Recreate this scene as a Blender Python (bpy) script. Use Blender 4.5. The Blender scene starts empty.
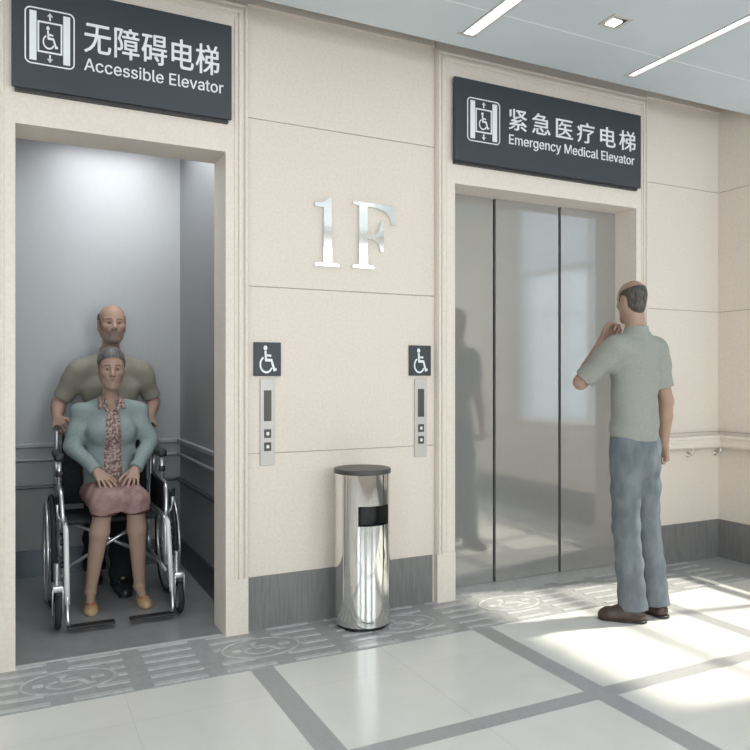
import bpy, bmesh, math, random
import numpy as np
from mathutils import Vector, Matrix

random.seed(4)
S = bpy.context.scene
COL = S.collection
PI = math.pi

# ------------------------------------------------------------------ camera
cam_d = bpy.data.cameras.new('camera')
cam_d.sensor_width = 36.0
cam_d.lens = 36.0 * 731.0 / 750.0
cam_d.shift_y = 1.0 / 750.0
cam_d.clip_start = 0.02
cam = bpy.data.objects.new('camera', cam_d)
COL.objects.link(cam)
cam.location = (0.0, -3.4524, 1.24)
cam.rotation_euler = (PI / 2, 0, -math.radians(26.282))
S.camera = cam

# ------------------------------------------------------------------ light
S.view_settings.view_transform = 'Standard'
S.view_settings.look = 'None'
S.view_settings.gamma = 1.0
S.view_settings.use_curve_mapping = False
S.view_settings.exposure = 0.22

world = bpy.data.worlds.new('world')
S.world = world
world.use_nodes = True
wb = world.node_tree.nodes['Background']
wb.inputs[0].default_value = (0.86, 0.93, 1.0, 1)
wb.inputs[1].default_value = 1.0


def light(name, kind, loc, energy, color=(1, 1, 1), size=None, rot=None, aim=None):
    d = bpy.data.lights.new(name, kind)
    d.energy = energy
    d.color = color
    if kind == 'AREA':
        d.shape = 'RECTANGLE'
        d.size, d.size_y = size
    o = bpy.data.objects.new(name, d)
    COL.objects.link(o)
    o.location = loc
    if aim is not None:
        o.rotation_euler = Vector(aim).to_track_quat('-Z', 'Y').to_euler()
    return o


sun = light('sun', 'SUN', (8, -2, 6), 7.0, (1.0, 0.92, 0.78), aim=(-0.983, 0.186, -1.33))
sun.data.angle = math.radians(2.6)
# added area lamps outside the unseen windows behind the visitor, for soft ambient light
for i, x in enumerate((-2.2, -0.4, 1.6, 3.4)):
    light('window_fill', 'AREA', (x, -4.62, 1.75), 42.0, (0.95, 0.975, 1.0), (1.25, 2.3), aim=(0, 1, -0.12))
light('cabin_light', 'AREA', (0.55, 0.88, 2.72), 8.5, (0.95, 0.975, 1.0), (0.60, 0.95), aim=(0, 0, -1))
light('cabin_light', 'AREA', (0.90, 0.36, 2.70), 3.2, (1.0, 0.98, 0.95), (0.10, 0.10), aim=(-0.35, 0.9, -1.2))  # added unseen spot that throws the companion's shadow on the rear wall


# ------------------------------------------------------------------ materials
def mat(name, color, rough=0.5, metal=0.0, spec=0.5, emit=None, estr=0.0):
    m = bpy.data.materials.new(name)
    m.use_nodes = True
    b = m.node_tree.nodes['Principled BSDF']
    b.inputs['Base Color'].default_value = (*color, 1)
    b.inputs['Roughness'].default_value = rough
    b.inputs['Metallic'].default_value = metal
    b.inputs['Specular IOR Level'].default_value = spec
    if emit:
        b.inputs['Emission Color'].default_value = (*emit, 1)
        b.inputs['Emission Strength'].default_value = estr
    return m


def nd(m, kind, **kw):
    n = m.node_tree.nodes.new(kind)
    for k, v in kw.items():
        setattr(n, k, v)
    return n


def lk(m, a, b):
    m.node_tree.links.new(a, b)


def bsdf(m):
    return m.node_tree.nodes['Principled BSDF']


def mottle(m, c1, c2, scale=40, detail=4, stretch=None, bump=0.0, lo=0.35, hi=0.65):
    """noise between two colours in object space, optional stretch and bump"""
    tc = nd(m, 'ShaderNodeTexCoord')
    src = tc.outputs['Object']
    if stretch:
        mp = nd(m, 'ShaderNodeMapping')
        mp.inputs['Scale'].default_value = stretch
        lk(m, src, mp.inputs['Vector'])
        src = mp.outputs['Vector']
    n = nd(m, 'ShaderNodeTexNoise')
    n.inputs['Scale'].default_value = scale
    n.inputs['Detail'].default_value = detail
    lk(m, src, n.inputs['Vector'])
    r = nd(m, 'ShaderNodeValToRGB')
    r.color_ramp.elements[0].position = lo
    r.color_ramp.elements[1].position = hi
    r.color_ramp.elements[0].color = (*c1, 1)
    r.color_ramp.elements[1].color = (*c2, 1)
    lk(m, n.outputs['Fac'], r.inputs['Fac'])
    lk(m, r.outputs['Color'], bsdf(m).inputs['Base Color'])
    if bump:
        bp = nd(m, 'ShaderNodeBump')
        bp.inputs['Strength'].default_value = bump
        bp.inputs['Distance'].default_value = 0.004
        lk(m, n.outputs['Fac'], bp.inputs['Height'])
        lk(m, bp.outputs['Normal'], bsdf(m).inputs['Normal'])
    return m


M = {}
M['stone'] = mottle(mat('stone', (0.7, 0.64, 0.56), 0.55, spec=0.25), (0.735, 0.656, 0.580), (0.790, 0.708, 0.630), 75, 5)
M['casing'] = mottle(mat('casing', (0.7, 0.64, 0.56), 0.5, spec=0.3), (0.755, 0.675, 0.598), (0.805, 0.725, 0.648), 75, 5)
M['joint'] = mat('joint', (0.42, 0.34, 0.29), 0.8)
M['skirting'] = mottle(mat('skirting', (0.2, 0.2, 0.2), 0.35), (0.172, 0.170, 0.168), (0.222, 0.219, 0.216), 14, 5, (6, 6, 0.5))
M['ceiling'] = mottle(mat('ceiling', (0.62, 0.67, 0.70), 0.5), (0.60, 0.65, 0.68), (0.64, 0.69, 0.72), 2, 2)
M['white'] = mat('white', (0.82, 0.83, 0.83), 0.5)
M['sign'] = mat('sign', (0.040, 0.047, 0.057), 0.5)
M['sign_dark'] = mat('sign_dark', (0.035, 0.035, 0.037), 0.5)
M['letter'] = mat('letter', (0.84, 0.86, 0.88), 0.45)
M['chrome'] = mat('chrome', (0.80, 0.80, 0.79), 0.09, 1.0)
M['polished'] = mat('polished', (0.72, 0.73, 0.74), 0.22, 1.0)
M['silver'] = mat('silver', (0.72, 0.73, 0.75), 0.30, 0.85)
M['bin'] = mat('bin', (0.80, 0.80, 0.78), 0.07, 1.0)
M['black'] = mat('black', (0.012, 0.012, 0.013), 0.45)
M['blackfabric'] = mottle(mat('blackfabric', (0.012, 0.012, 0.015), 0.75), (0.008, 0.008, 0.010), (0.02, 0.02, 0.024), 60, 3)
M['rubber'] = mat('rubber', (0.02, 0.02, 0.021), 0.7)
M['lid'] = mat('lid', (0.060, 0.058, 0.057), 0.4)
M['panelsteel'] = mat('panelsteel', (0.56, 0.53, 0.50), 0.45, 0.25)
M['button'] = mat('button', (0.07, 0.065, 0.06), 0.35)
M['lamp'] = mat('lamp', (1, 1, 1), 0.5, emit=(1.0, 0.98, 0.95), estr=4.0)
M['tact'] = mottle(mat('tact', (0.28, 0.28, 0.29), 0.35), (0.325, 0.328, 0.332), (0.385, 0.388, 0.392), 30, 4)
M['tactbar'] = mottle(mat('tactbar', (0.6, 0.6, 0.6), 0.3), (0.45, 0.452, 0.455), (0.54, 0.542, 0.545), 30, 3)
M['mark'] = mottle(mat('mark', (0.6, 0.6, 0.6), 0.4), (0.42, 0.425, 0.43), (0.62, 0.62, 0.62), 22, 4)


def brushed(name, c1, c2, rough, stretch, scale=30, aniso=0.0):
    m = mat(name, c1, rough, 1.0)
    mottle(m, c1, c2, scale, 4, stretch)
    return m


M['doorsteel'] = brushed('doorsteel', (0.455, 0.452, 0.440), (0.475, 0.472, 0.460), 0.085, (12, 12, 0.4))
bsdf(M['doorsteel']).inputs['Metallic'].default_value = 0.55
M['cabin'] = brushed('cabin', (0.435, 0.445, 0.455), (0.455, 0.465, 0.475), 0.6, (10, 10, 0.5))
M['cabindark'] = brushed('cabindark', (0.16, 0.175, 0.195), (0.19, 0.205, 0.225), 0.4, (10, 10, 0.5))
M['cabinfloor'] = mottle(mat('cabinfloor', (0.2, 0.21, 0.22), 0.3), (0.225, 0.232, 0.240), (0.265, 0.272, 0.280), 8, 4)

# floor: pale polished slabs with grey inlaid strips
fm = mat('floor', (0.7, 0.7, 0.69), 0.13, spec=0.38)
M['floor'] = fm
tc = nd(fm, 'ShaderNodeTexCoord')
sep = nd(fm, 'ShaderNodeSeparateXYZ')
lk(fm, tc.outputs['Object'], sep.inputs[0])


def mth(m, op, a, b=None, c=None):
    n = nd(m, 'ShaderNodeMath', operation=op)
    for i, v in enumerate((a, b, c)):
        if v is None:
            continue
        if isinstance(v, (int, float)):
            n.inputs[i].default_value = v
        else:
            lk(m, v, n.inputs[i])
    return n.outputs[0]


def stripe(m, coord, centre, pitch, half):
    t = mth(m, 'ADD', coord, -centre + pitch / 2 + pitch * 20)
    t = mth(m, 'MODULO', t, pitch)
    t = mth(m, 'ABSOLUTE', mth(m, 'SUBTRACT', t, pitch / 2))
    return mth(m, 'LESS_THAN', t, half)


sx = stripe(fm, sep.outputs[0], 0.943, 1.115, 0.050)
sy = stripe(fm, sep.outputs[1], -1.28, 1.115, 0.040)
mask = mth(fm, 'MAXIMUM', sx, sy)
jx = stripe(fm, sep.outputs[0], 0.943 + 0.5575, 1.115, 0.0018)
jy = stripe(fm, sep.outputs[1], -1.28 - 0.5575, 1.115, 0.0018)
nz = nd(fm, 'ShaderNodeTexNoise')
nz.inputs['Scale'].default_value = 1.6
nz.inputs['Detail'].default_value = 6
nz.inputs['Distortion'].default_value = 1.2
lk(fm, tc.outputs['Object'], nz.inputs['Vector'])
rp = nd(fm, 'ShaderNodeValToRGB')
rp.color_ramp.elements[0].position = 0.3
rp.color_ramp.elements[1].position = 0.75
rp.color_ramp.elements[0].color = (0.67, 0.66, 0.635, 1)
rp.color_ramp.elements[1].color = (0.75, 0.74, 0.715, 1)
lk(fm, nz.outputs['Fac'], rp.inputs['Fac'])
ns = nd(fm, 'ShaderNodeTexNoise')
ns.inputs['Scale'].default_value = 60
ns.inputs['Detail'].default_value = 4
lk(fm, tc.outputs['Object'], ns.inputs['Vector'])
rs = nd(fm, 'ShaderNodeValToRGB')
rs.color_ramp.elements[0].color = (0.33, 0.33, 0.335, 1)
rs.color_ramp.elements[1].color = (0.41, 0.41, 0.415, 1)
lk(fm, ns.outputs['Fac'], rs.inputs['Fac'])
jm = nd(fm, 'ShaderNodeMix', data_type='RGBA')
lk(fm, mth(fm, 'MULTIPLY', mth(fm, 'MAXIMUM', jx, jy), 0.35), jm.inputs['Factor'])
lk(fm, rp.outputs['Color'], jm.inputs['A'])
jm.inputs['B'].default_value = (0.45, 0.45, 0.44, 1)
mx = nd(fm, 'ShaderNodeMix', data_type='RGBA')
lk(fm, mask, mx.inputs['Factor'])
lk(fm, jm.outputs['Result'], mx.inputs['A'])
lk(fm, rs.outputs['Color'], mx.inputs['B'])
lk(fm, mx.outputs['Result'], bsdf(fm).inputs['Base Color'])
lk(fm, mth(fm, 'ADD', mth(fm, 'MULTIPLY', mask, 0.12), 0.18), bsdf(fm).inputs['Roughness'])

# window glass: thin clear pane
gm = bpy.data.materials.new('glass')
gm.use_nodes = True
nt = gm.node_tree
nt.nodes.remove(bsdf(gm))
tr = nt.nodes.new('ShaderNodeBsdfTransparent')
tr.inputs[0].default_value = (0.95, 0.97, 0.97, 1)
gl = nt.nodes.new('ShaderNodeBsdfGlossy')
gl.inputs['Roughness'].default_value = 0.02
ms = nt.nodes.new('ShaderNodeMixShader')
ms.inputs[0].default_value = 0.06
nt.links.new(tr.outputs[0], ms.inputs[1])
nt.links.new(gl.outputs[0], ms.inputs[2])
nt.links.new(ms.outputs[0], nt.nodes['Material Output'].inputs[0])
M['glass'] = gm


# ------------------------------------------------------------------ mesh helpers
class MB:
    """collects shapes and links them as one mesh object"""

    def __init__(s):
        s.v, s.f = [], []

    def add(s, vs, fs):
        n = len(s.v)
        s.v += [tuple(p) for p in vs]
        s.f += [tuple(i + n for i in f) for f in fs]
        return s

    def box(s, x0, x1, y0, y1, z0, z1):
        vs = [(x, y, z) for x in (x0, x1) for y in (y0, y1) for z in (z0, z1)]
        return s.add(vs, [(0, 1, 3, 2), (4, 6, 7, 5), (0, 4, 5, 1), (2, 3, 7, 6), (0, 2, 6, 4), (1, 5, 7, 3)])

    def rbox(s, x0, x1, y0, y1, z0, z1, b=0.004, seg=2):
        bm = bmesh.new()
        bmesh.ops.create_cube(bm, size=1)
        for v in bm.verts:
            v.co = Vector(((x0 + x1) / 2 + v.co.x * (x1 - x0), (y0 + y1) / 2 + v.co.y * (y1 - y0), (z0 + z1) / 2 + v.co.z * (z1 - z0)))
        b = min(b, 0.49 * min(x1 - x0, y1 - y0, z1 - z0))
        bmesh.ops.bevel(bm, geom=bm.edges[:], offset=b, segments=seg, profile=0.5, affect='EDGES')
        bm.verts.index_update()
        s.add([v.co for v in bm.verts], [[v.index for v in f.verts] for f in bm.faces])
        bm.free()
        return s

    def tube(s, pts, r, n=10, closed=False, smooth=0):
        pts = [Vector(p) for p in pts]
        for _ in range(smooth):
            q = [pts[0]] if not closed else []
            rng = range(len(pts) - 1) if not closed else range(len(pts))
            for i in rng:
                a, b = pts[i], pts[(i + 1) % len(pts)]
                if closed or i > 0:
                    q.append(a.lerp(b, 0.25))
                if closed or i < len(pts) - 2:
                    q.append(a.lerp(b, 0.75))
            if not closed:
                q.append(pts[-1])
            pts = q
        m = len(pts)
        rr = r if isinstance(r, (list, tuple)) else [r] * m
        t0 = (pts[1] - pts[0]).normalized()
        up = Vector((0, 0, 1)) if abs(t0.z) < 0.9 else Vector((1, 0, 0))
        u = t0.cross(up).normalized()
        vs, fs = [], []
        for i, p in enumerate(pts):
            a = pts[(i - 1) % m] if (i > 0 or closed) else p
            b = pts[(i + 1) % m] if (i < m - 1 or closed) else p
            t = (b - a).normalized()
            u = (u - t * u.dot(t)).normalized()
            w = t.cross(u)
            for k in range(n):
                an = 2 * PI * k / n
                vs.append(p + (u * math.cos(an) + w * math.sin(an)) * rr[i])
        for i in range(m if closed else m - 1):
            for k in range(n):
                j = (i + 1) % m
                fs.append((i * n + k, i * n + (k + 1) % n, j * n + (k + 1) % n, j * n + k))
        if not closed:
            fs.append(tuple(range(n))[::-1])
            fs.append(tuple((m - 1) * n + k for k in range(n)))
        return s.add(vs, fs)

    def lathe(s, prof, c, axis='z', n=32):
        """profile of (radius, height) about an axis through c"""
        vs, fs = [], []
        for r, h in prof:
            for k in range(n):
                a = 2 * PI * k / n
                p = (r * math.cos(a), r * math.sin(a), h)
                if axis == 'x':
                    p = (h, r * math.cos(a), r * math.sin(a))
                elif axis == 'y':
                    p = (r * math.cos(a), h, r * math.sin(a))
                vs.append((c[0] + p[0], c[1] + p[1], c[2] + p[2]))
        for i in range(len(prof) - 1):
            for k in range(n):
                fs.append((i * n + k, i * n + (k + 1) % n, (i + 1) * n + (k + 1) % n, (i + 1) * n + k))
        if prof[0][0] > 1e-6:
            fs.append(tuple(range(n))[::-1])
        if prof[-1][0] > 1e-6:
            fs.append(tuple((len(prof) - 1) * n + k for k in range(n)))
        return s.add(vs, fs)

    def plate(s, poly, P, d0, d1):
        """extrude a 2-D outline; P maps (u, v, depth) into the scene"""
        n = len(poly)
        vs = [P(u, v, d0) for u, v in poly] + [P(u, v, d1) for u, v in poly]
        fs = [tuple(range(n)), tuple(range(2 * n - 1, n - 1, -1))]
        fs += [(i, (i + 1) % n, n + (i + 1) % n, n + i) for i in range(n)]
        return s.add(vs, fs)

    def stroke(s, pts, w, P, d0, d1, closed=False):
        """a thick 2-D polyline as an extruded ribbon"""
        pts = [Vector(p) for p in pts]
        m = len(pts)
        L, R = [], []
        for i, p in enumerate(pts):
            a = pts[(i - 1) % m] if (i > 0 or closed) else p
            b = pts[(i + 1) % m] if (i < m - 1 or closed) else p
            d1v = (p - a).normalized() if (p - a).length > 1e-9 else (b - p).normalized()
            d2v = (b - p).normalized() if (b - p).length > 1e-9 else d1v
            t = (d1v + d2v).normalized()
            nrm = Vector((-t.y, t.x))
            k = w / 2 / max(0.5, nrm.dot(Vector((-d1v.y, d1v.x))))
            L.append(p + nrm * k)
            R.append(p - nrm * k)
        for i in range(m if closed else m - 1):
            j = (i + 1) % m
            s.plate([L[i], R[i], R[j], L[j]], P, d0, d1)
        return s

    def build(s, name, m, parent=None, smooth=None, loc=None):
        me = bpy.data.meshes.new(name)
        me.from_pydata(s.v, [], s.f)
        bm = bmesh.new()
        bm.from_mesh(me)
        bmesh.ops.recalc_face_normals(bm, faces=bm.faces[:])
        bm.to_mesh(me)
        bm.free()
        return link(name, me, m, parent, smooth, loc)


def link(name, me, m, parent=None, smooth=None, loc=None):
    o = bpy.data.objects.new(name, me)
    COL.objects.link(o)
    if m is not None:
        me.materials.append(M[m] if isinstance(m, str) else m)
    if smooth:
        me.polygons.foreach_set('use_smooth', [True] * len(me.polygons))
        if smooth is not True:
            me.set_sharp_from_angle(angle=math.radians(smooth))
    if parent:
        o.parent = parent
    if loc:
        o.location = loc
    return o


def tag(o, label, cat, group=None):
    o['label'] = label
    o['category'] = cat
    if group:
        o['group'] = group
    return o


def thing(name, label, cat, loc=(0, 0, 0), rz=0.0, group=None):
    o = bpy.data.objects.new(name, None)
    COL.objects.link(o)
    o.empty_display_size = 0.05
    o.location = loc
    o.rotation_euler = (0, 0, rz)
    return tag(o, label, cat, group)


def struct(o, label=None, cat=None):
    o['kind'] = 'structure'
    if label:
        o['label'] = label
        o['category'] = cat
    return o


# ------------------------------------------------------------------ setting
CZ = 2.92      # dropped ceiling, stopping short of the lift wall
CY = -0.302    # its edge
WT = 3.30      # top of the walls, hidden above it
XR, XL, YB = 4.33, -3.3, -4.4
# openings of the two lifts in the wall plane y = 0
A0, A1, AT = 0.005, 0.900, 2.304
B0, B1, BT = 2.183, 3.538, 2.304

struct(MB().box(XL - .1, XR + .25, YB - .25, 0.03, -0.12, 0.0).build('floor', 'floor'), 'pale polished stone floor with grey inlaid strips', 'floor')

# panelled stone wall in courses with open joints
cs = [0.0, 0.861, 1.677, 2.494, WT]


def course_panels(mb, boxes):
    for i in range(4):
        z0, z1 = cs[i] + (0.002 if i else 0), cs[i + 1] - 0.002
        for (x0, x1, y0, y1) in boxes:
            mb.box(x0, x1, y0, y1, z0, z1)


wb_ = MB()
course_panels(wb_, [(XL, -0.09, 0, 0.10), (0.985, 2.095, 0, 0.10), (3.60, XR + .02, 0, 0.10)])
wall = struct(wb_.build('wall_back', 'stone'), 'beige stone panel wall holding both lift entrances', 'wall')
bk = MB()
for (x0, x1) in ((XL, -0.09), (0.985, 2.095), (3.60, XR + .02)):
    bk.box(x0, x1, 0.006, 0.12, 0, WT)
bk.box(-0.09, 0.985, 0.09, 0.12, 2.4, WT).box(2.095, 3.60, 0.09, 0.12, 2.4, WT)
bk.build('wall_joint', 'joint', wall)
# shadow trim under the ceiling between the lifts and at the right
tr = MB().box(1.012, 2.060, -0.022, 0.0, 3.034, 3.085).box(3.640, XR, -0.022, 0.0, 3.034, 3.085)
struct(tr.build('trim_1', 'stone'), 'thin stone trim where the wall meets the ceiling', 'trim')
# skirting
struct(MB().box(1.008, 2.050, -0.010, 0.0, 0, 0.262).build('baseboard_back', 'skirting'), 'dark grey stone skirting between the lifts', 'skirting')
struct(MB().box(3.630, XR, -0.010, 0.0, 0, 0.262).build('baseboard_corner', 'skirting'), 'dark grey stone skirting right of the medical lift', 'skirting')

# right wall with the sunny window
W_Y0, W_Y1, W_Z0, W_Z1 = -1.95, -0.34, 0.72, 3.03
rw = MB()
for i in range(4):
    z0, z1 = cs[i] + (0.002 if i else 0), cs[i + 1] - 0.002
    rw.box(XR, XR + .07, W_Y1, 0.02, z0, z1)
    rw.box(XR, XR + .07, YB, W_Y0, z0, z1)
rw.box(XR, XR + .07, W_Y0, W_Y1, 0, W_Z0).box(XR, XR + .07, W_Y0, W_Y1, W_Z1, WT)
wr = struct(rw.build('wall_right', 'stone'), 'short beige stone wall at the right edge', 'wall')
MB().box(XR + .006, XR + .06, W_Y1 + .01, 0.02, 0, WT).build('wall_joint', 'joint', wr)
struct(MB().box(XR - 0.010, XR, YB, -0.010, 0, 0.262).build('baseboard_right', 'skirting'), 'dark grey stone skirting on the right wall', 'skirting')
wf = MB()
for (y0, y1, z0, z1) in ((W_Y0, W_Y0 + .05, W_Z0, W_Z1), (W_Y1 - .05, W_Y1, W_Z0, W_Z1), (W_Y0, W_Y1, W_Z0, W_Z0 + .05), (W_Y0, W_Y1, W_Z1 - .05, W_Z1),
                         (-0.99, -0.94, W_Z0, W_Z1), (W_Y0, W_Y1, 2.165, 2.215)):
    e = 0.0 if z1 - z0 > 1 else .002
    wf.box(XR + .015 + e, XR + .055 - e, y0 + e, y1 - e, z0 - e / 2, z1 + e / 2)
w1 = struct(wf.build('window_1', 'white'), 'white framed window on the right that lets the sun in', 'window')
MB().box(XR + .032, XR + .038, W_Y0, W_Y1, W_Z0, W_Z1).build('pane', 'glass', w1)

# wall behind the visitor with tall windows, left end wall
WX = ((-2.85, -1.55), (-1.05, 0.25), (0.95, 2.25), (2.75, 4.05))
bw = MB()
xs = [XL] + [v for p in WX for v in p] + [XR + .2]
for i in range(0, len(xs), 2):
    bw.box(xs[i], xs[i + 1], YB - .2, YB, 0, WT)
for (a, b) in WX:
    bw.box(a, b, YB - .2, YB, 0, 0.62).box(a, b, YB - .2, YB, 2.80, WT)
struct(bw.build('wall_front', 'stone'), 'beige wall with tall windows behind the visitor', 'wall')
for k, (a, b) in enumerate(WX):
    f = MB()
    for (x0, x1, z0, z1) in ((a, a + .05, .62, 2.80), (b - .05, b, .62, 2.80), (a, b, .62, .67), (a, b, 2.75, 2.80), (a, b, 2.10, 2.16), ((a + b) / 2 - .025, (a + b) / 2 + .025, .62, 2.80)):
        e = 0.0 if z1 - z0 > 1 else .002
        f.box(x0 + e, x1 - e, YB - .13 + e, YB - .07 - e, z0 - e / 2, z1 + e / 2)
    w = struct(f.build('window_%d' % (k + 2), 'white'), 'tall white framed window behind the visitor', 'window')
    MB().box(a, b, YB - .104, YB - .097, .62, 2.80).build('pane', 'glass', w)
struct(MB().box(XL - .1, XL, YB - .2, 0.1, 0, WT).build('wall_left', 'stone'), 'plain beige end wall out of view', 'wall')

# ceiling: smooth panels with narrow joints, slots for the light strips
LS = ((1.967, 2.034, -0.431), (3.069, 3.115, -0.417), (0.86, 0.925, -0.431), (-0.26, -0.195, -0.431))
JY = (-0.665, -1.80, -2.90)
cl = MB()
xe = [XL - .1] + sorted([v for a, b, c in LS for v in (a, b)]) + [XR + .07]
cl.box(XL - .1, XR + .07, -0.42, CY, CZ, CZ + .06)
ys = [-0.42] + list(JY) + [YB - .2]
for i in range(len(ys) - 1):
    for q in range(0, len(xe), 2):
        cl.box(xe[q], xe[q + 1], ys[i + 1] + (.002 if i < len(ys) - 2 else 0), ys[i] - (.002 if i else 0), CZ, CZ + .06)
cl.box(XL - .1, XR + .07, YB - .2, -3.6, CZ + .0005, CZ + .06)
ce = struct(cl.build('ceiling', 'ceiling'), 'smooth pale grey ceiling with thin panel joints', 'ceiling')
bk2 = MB().box(XL - .1, XR + .07, YB - .2, CY - .004, CZ + .06, CZ + .10)
for ya in JY:
    bk2.box(XL - .1, XR + .07, ya - .0035, ya + .0035, CZ - .0008, CZ + .06)
bk2.build('backing', 'white', ce)
struct(MB().box(XL - .1, XR + .07, YB - .2, 0.12, WT, WT + .06).build('ceiling_slab', 'ceiling'), 'slab over the gap behind the ceiling edge', 'ceiling')

lab = ['long white light strip in the ceiling in front of the medical lift sign', 'long white light strip in the ceiling nearest the right corner',
       'ceiling light strip out of view above the bin', 'ceiling light strip out of view before the accessible lift']
for k, (a, b, ye) in enumerate(LS):
    t = thing('ceiling_light', lab[k], 'ceiling light', ((a + b) / 2, -1.9, CZ))
    t_ = MB()
    hw = (b - a) / 2
    t_.box(-hw, hw, -1.6, 1.9 + ye, 0.012, 0.02)
    t_.build('diffuser', 'lamp', t)
    fr = MB()
    fr.box(-hw - .006, -hw + .004, -1.6, 1.9 + ye + .004, -0.004, 0.03).box(hw - .004, hw + .006, -1.6, 1.9 + ye + .004, -0.004, 0.03)
    fr.box(-hw - .02, hw + .02, 1.9 + ye - .004, 1.9 + ye + .012, -0.003, 0.03)
    fr.build('frame', 'panelsteel', t)
# small recessed downlight
dl = thing('downlight', 'small square recessed downlight between the two light strips', 'ceiling light', (2.554, -0.854, CZ), 0.0)
MB().box(-.058, .058, -.055, -.040, -.006, 0).box(-.058, .058, .040, .055, -.006, 0).box(-.058, -.043, -.04, .04, -.006, 0).box(.043, .058, -.04, .04, -.006, 0).build('frame', 'panelsteel', dl)
MB().box(-.043, .043, -.04, .04, -.0035, -.0005).build('recess', 'black', dl)
MB().rbox(-.036, .022, -.022, .033, -.012, -.003, .004).build('lamp', 'lamp', dl)


# lift entrance casings: flat slab with raised outer beads and plain plinth blocks
def casing(name, x0, x1, o0, o1, top, label, depth):
    mb = MB()
    mb.box(x0, o0, -0.03, depth, 0, WT).box(o1, x1, -0.03, depth, 0, WT).box(o0, o1, -0.03, depth, top, WT)
    prof = [(.002, 0), (.004, .012), (.008, .0155), (.016, .0155), (.0195, .012), (.0215, .002), (.026, .002), (.029, .010), (.034, .0120), (.044, .0120), (.048, .010), (.0505, .002), (.056, .002), (.058, .005), (.066, .005), (.069, 0)]
    kr = 0.72 if (x1 - o1) < 0.1 else 1.0
    vs, fs = [], []
    n = len(prof)
    for c in range(4):
        for o, d in prof:
            zt = 3.022 - o
            vs.append((x0 + o if c < 2 else x1 - o * kr, -0.03 - d, 0.27 if c in (0, 3) else zt))
    for c in range(3):
        for i in range(n - 1):
            fs.append((c * n + i, c * n + i + 1, (c + 1) * n + i + 1, (c + 1) * n + i))
    mb.add(vs, fs)
    mb.box(x0, o0, -0.0345, -0.03, 0, 0.27).box(o1, x1, -0.0345, -0.03, 0, 0.27)
    return struct(mb.build(name, 'casing'), label, 'lift surround')


casing('trim_2', -0.105, 1.010, A0, A1, AT, 'stone surround of the accessible lift with grooved edges', 0.19)
casing('trim_3', 2.067, 3.628, B0, B1, BT, 'stone surround of the medical lift with grooved edges', 0.255)

# closed three-leaf door of the medical lift
dr = struct(MB().box(2.0, 3.72, 0.26, 0.27, 0, 2.5).build('door_1', 'sign_dark'), 'closed three-leaf steel door of the medical lift', 'lift door')
for (a, b, y) in ((B0 + .001, 2.575, 0.166), (2.591, 3.069, 0.159), (3.085, B1 - .001, 0.152)):
    MB().box(a, b, y, y + .03, 0.006, BT - .001).build('door_leaf', 'doorsteel', dr)
MB().box(B0 + .001, B1 - .001, 0.0, 0.25, -0.02, 0.004).build('sill', 'tactbar', dr)

# open cabin of the accessible lift
CX0, CX1, CY0, CY1, CT = -0.10, 1.00, 0.23, 1.53, 2.74
struct(MB().box(CX0 - .1, CX1 + .1, 0.03, CY1 + .1, -0.12, 0.0).build('floor_cabin', 'cabinfloor'), 'dark grey floor of the open lift cabin', 'floor')


def cabin_wall(name, boxes, label):
    mb = MB()
    for b in boxes:
        mb.box(*b)
    return struct(mb.build(name, 'cabin'), label, 'wall')


# each wall: lower skirting and two horizontal rails standing off the steel
cw = cabin_wall('wall_cabin_rear', [(CX0 - .05, CX1 + .05, CY1, CY1 + .05, 0, CT)], 'brushed steel rear wall of the lift cabin')
MB().box(CX0, CX1, CY1 - .012, CY1, 0, .165).build('skirting', 'cabindark', cw)
for z0, z1 in ((.795, .825), (.712, .732), (.545, .565)):
    MB().rbox(CX0, CX1, CY1 - .028, CY1, z0, z1, .006).build('rail', 'cabindark' if z0 < .6 else 'cabin', cw)
cw = cabin_wall('wall_cabin_side', [(CX1, CX1 + .05, CY0, CY1, 0, CT), (CX1, CX1 + .05, 0.19, CY0, 0, CT)], 'brushed steel right side wall of the lift cabin')
MB().box(CX1 - .012, CX1, CY0, CY1 - .012, 0, .165).build('skirting', 'cabindark', cw)
for z0, z1 in ((.795, .825), (.712, .732), (.545, .565)):
    MB().rbox(CX1 - .028, CX1, CY0, CY1 - .028, z0, z1, .006).build('rail', 'cabindark' if z0 < .6 else 'cabin', cw)
cabin_wall('wall_cabin_far', [(CX0 - .05, CX0, 0.19, CY1, 0, CT)], 'brushed steel left side wall of the lift cabin')
struct(MB().box(CX0 - .05, CX1 + .05, 0.19, CY1 + .05, CT, CT + .04).build('ceiling_cabin', 'cabin'), 'steel ceiling of the lift cabin', 'ceiling')
struct(MB().box(CX0, CX1, 0.19, 0.26, 2.335, CT).build('trim_4', 'cabindark'), 'dark steel header over the open lift doorway', 'trim')

# tactile paving along the wall
tp = struct(MB().box(XL, XR - .01, -0.462, -0.0005, 0.0, 0.003).build('trim_5', 'tact'), 'grey tactile paving strip along the foot of the wall', 'tactile paving')
tb = MB()
EMB = [(0.200, -0.245), (1.010, -0.235), (1.735, -0.235), (2.420, -0.205)]
k0 = -12
for k in range(k0, 13):
    x0 = 0.505 + 0.2985 * k
    for r in range(6):
        y = -0.018 - 0.0835 * r
        x1 = x0 + 0.216
        segs = [(x0, x1)]
        for ex, ey in EMB:
            ax, ay = 0.19, 0.125
            q = (y - ey) / ay
            if abs(q) < 1:
                hw = ax * math.sqrt(1 - q * q)
                ns_ = []
                for a, b in segs:
                    if b < ex - hw or a > ex + hw:
                        ns_.append((a, b))
                    else:
                        if a < ex - hw - .03:
                            ns_.append((a, ex - hw))
                        if b > ex + hw + .03:
                            ns_.append((ex + hw, b))
                segs = ns_
        for a, b in segs:
            if b > XR - .03:
                continue
            tb.box(a, b, y - .0135, y + .0135, 0.003, 0.0060)
tb.build('guide_bars', 'tactbar', tp)


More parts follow.
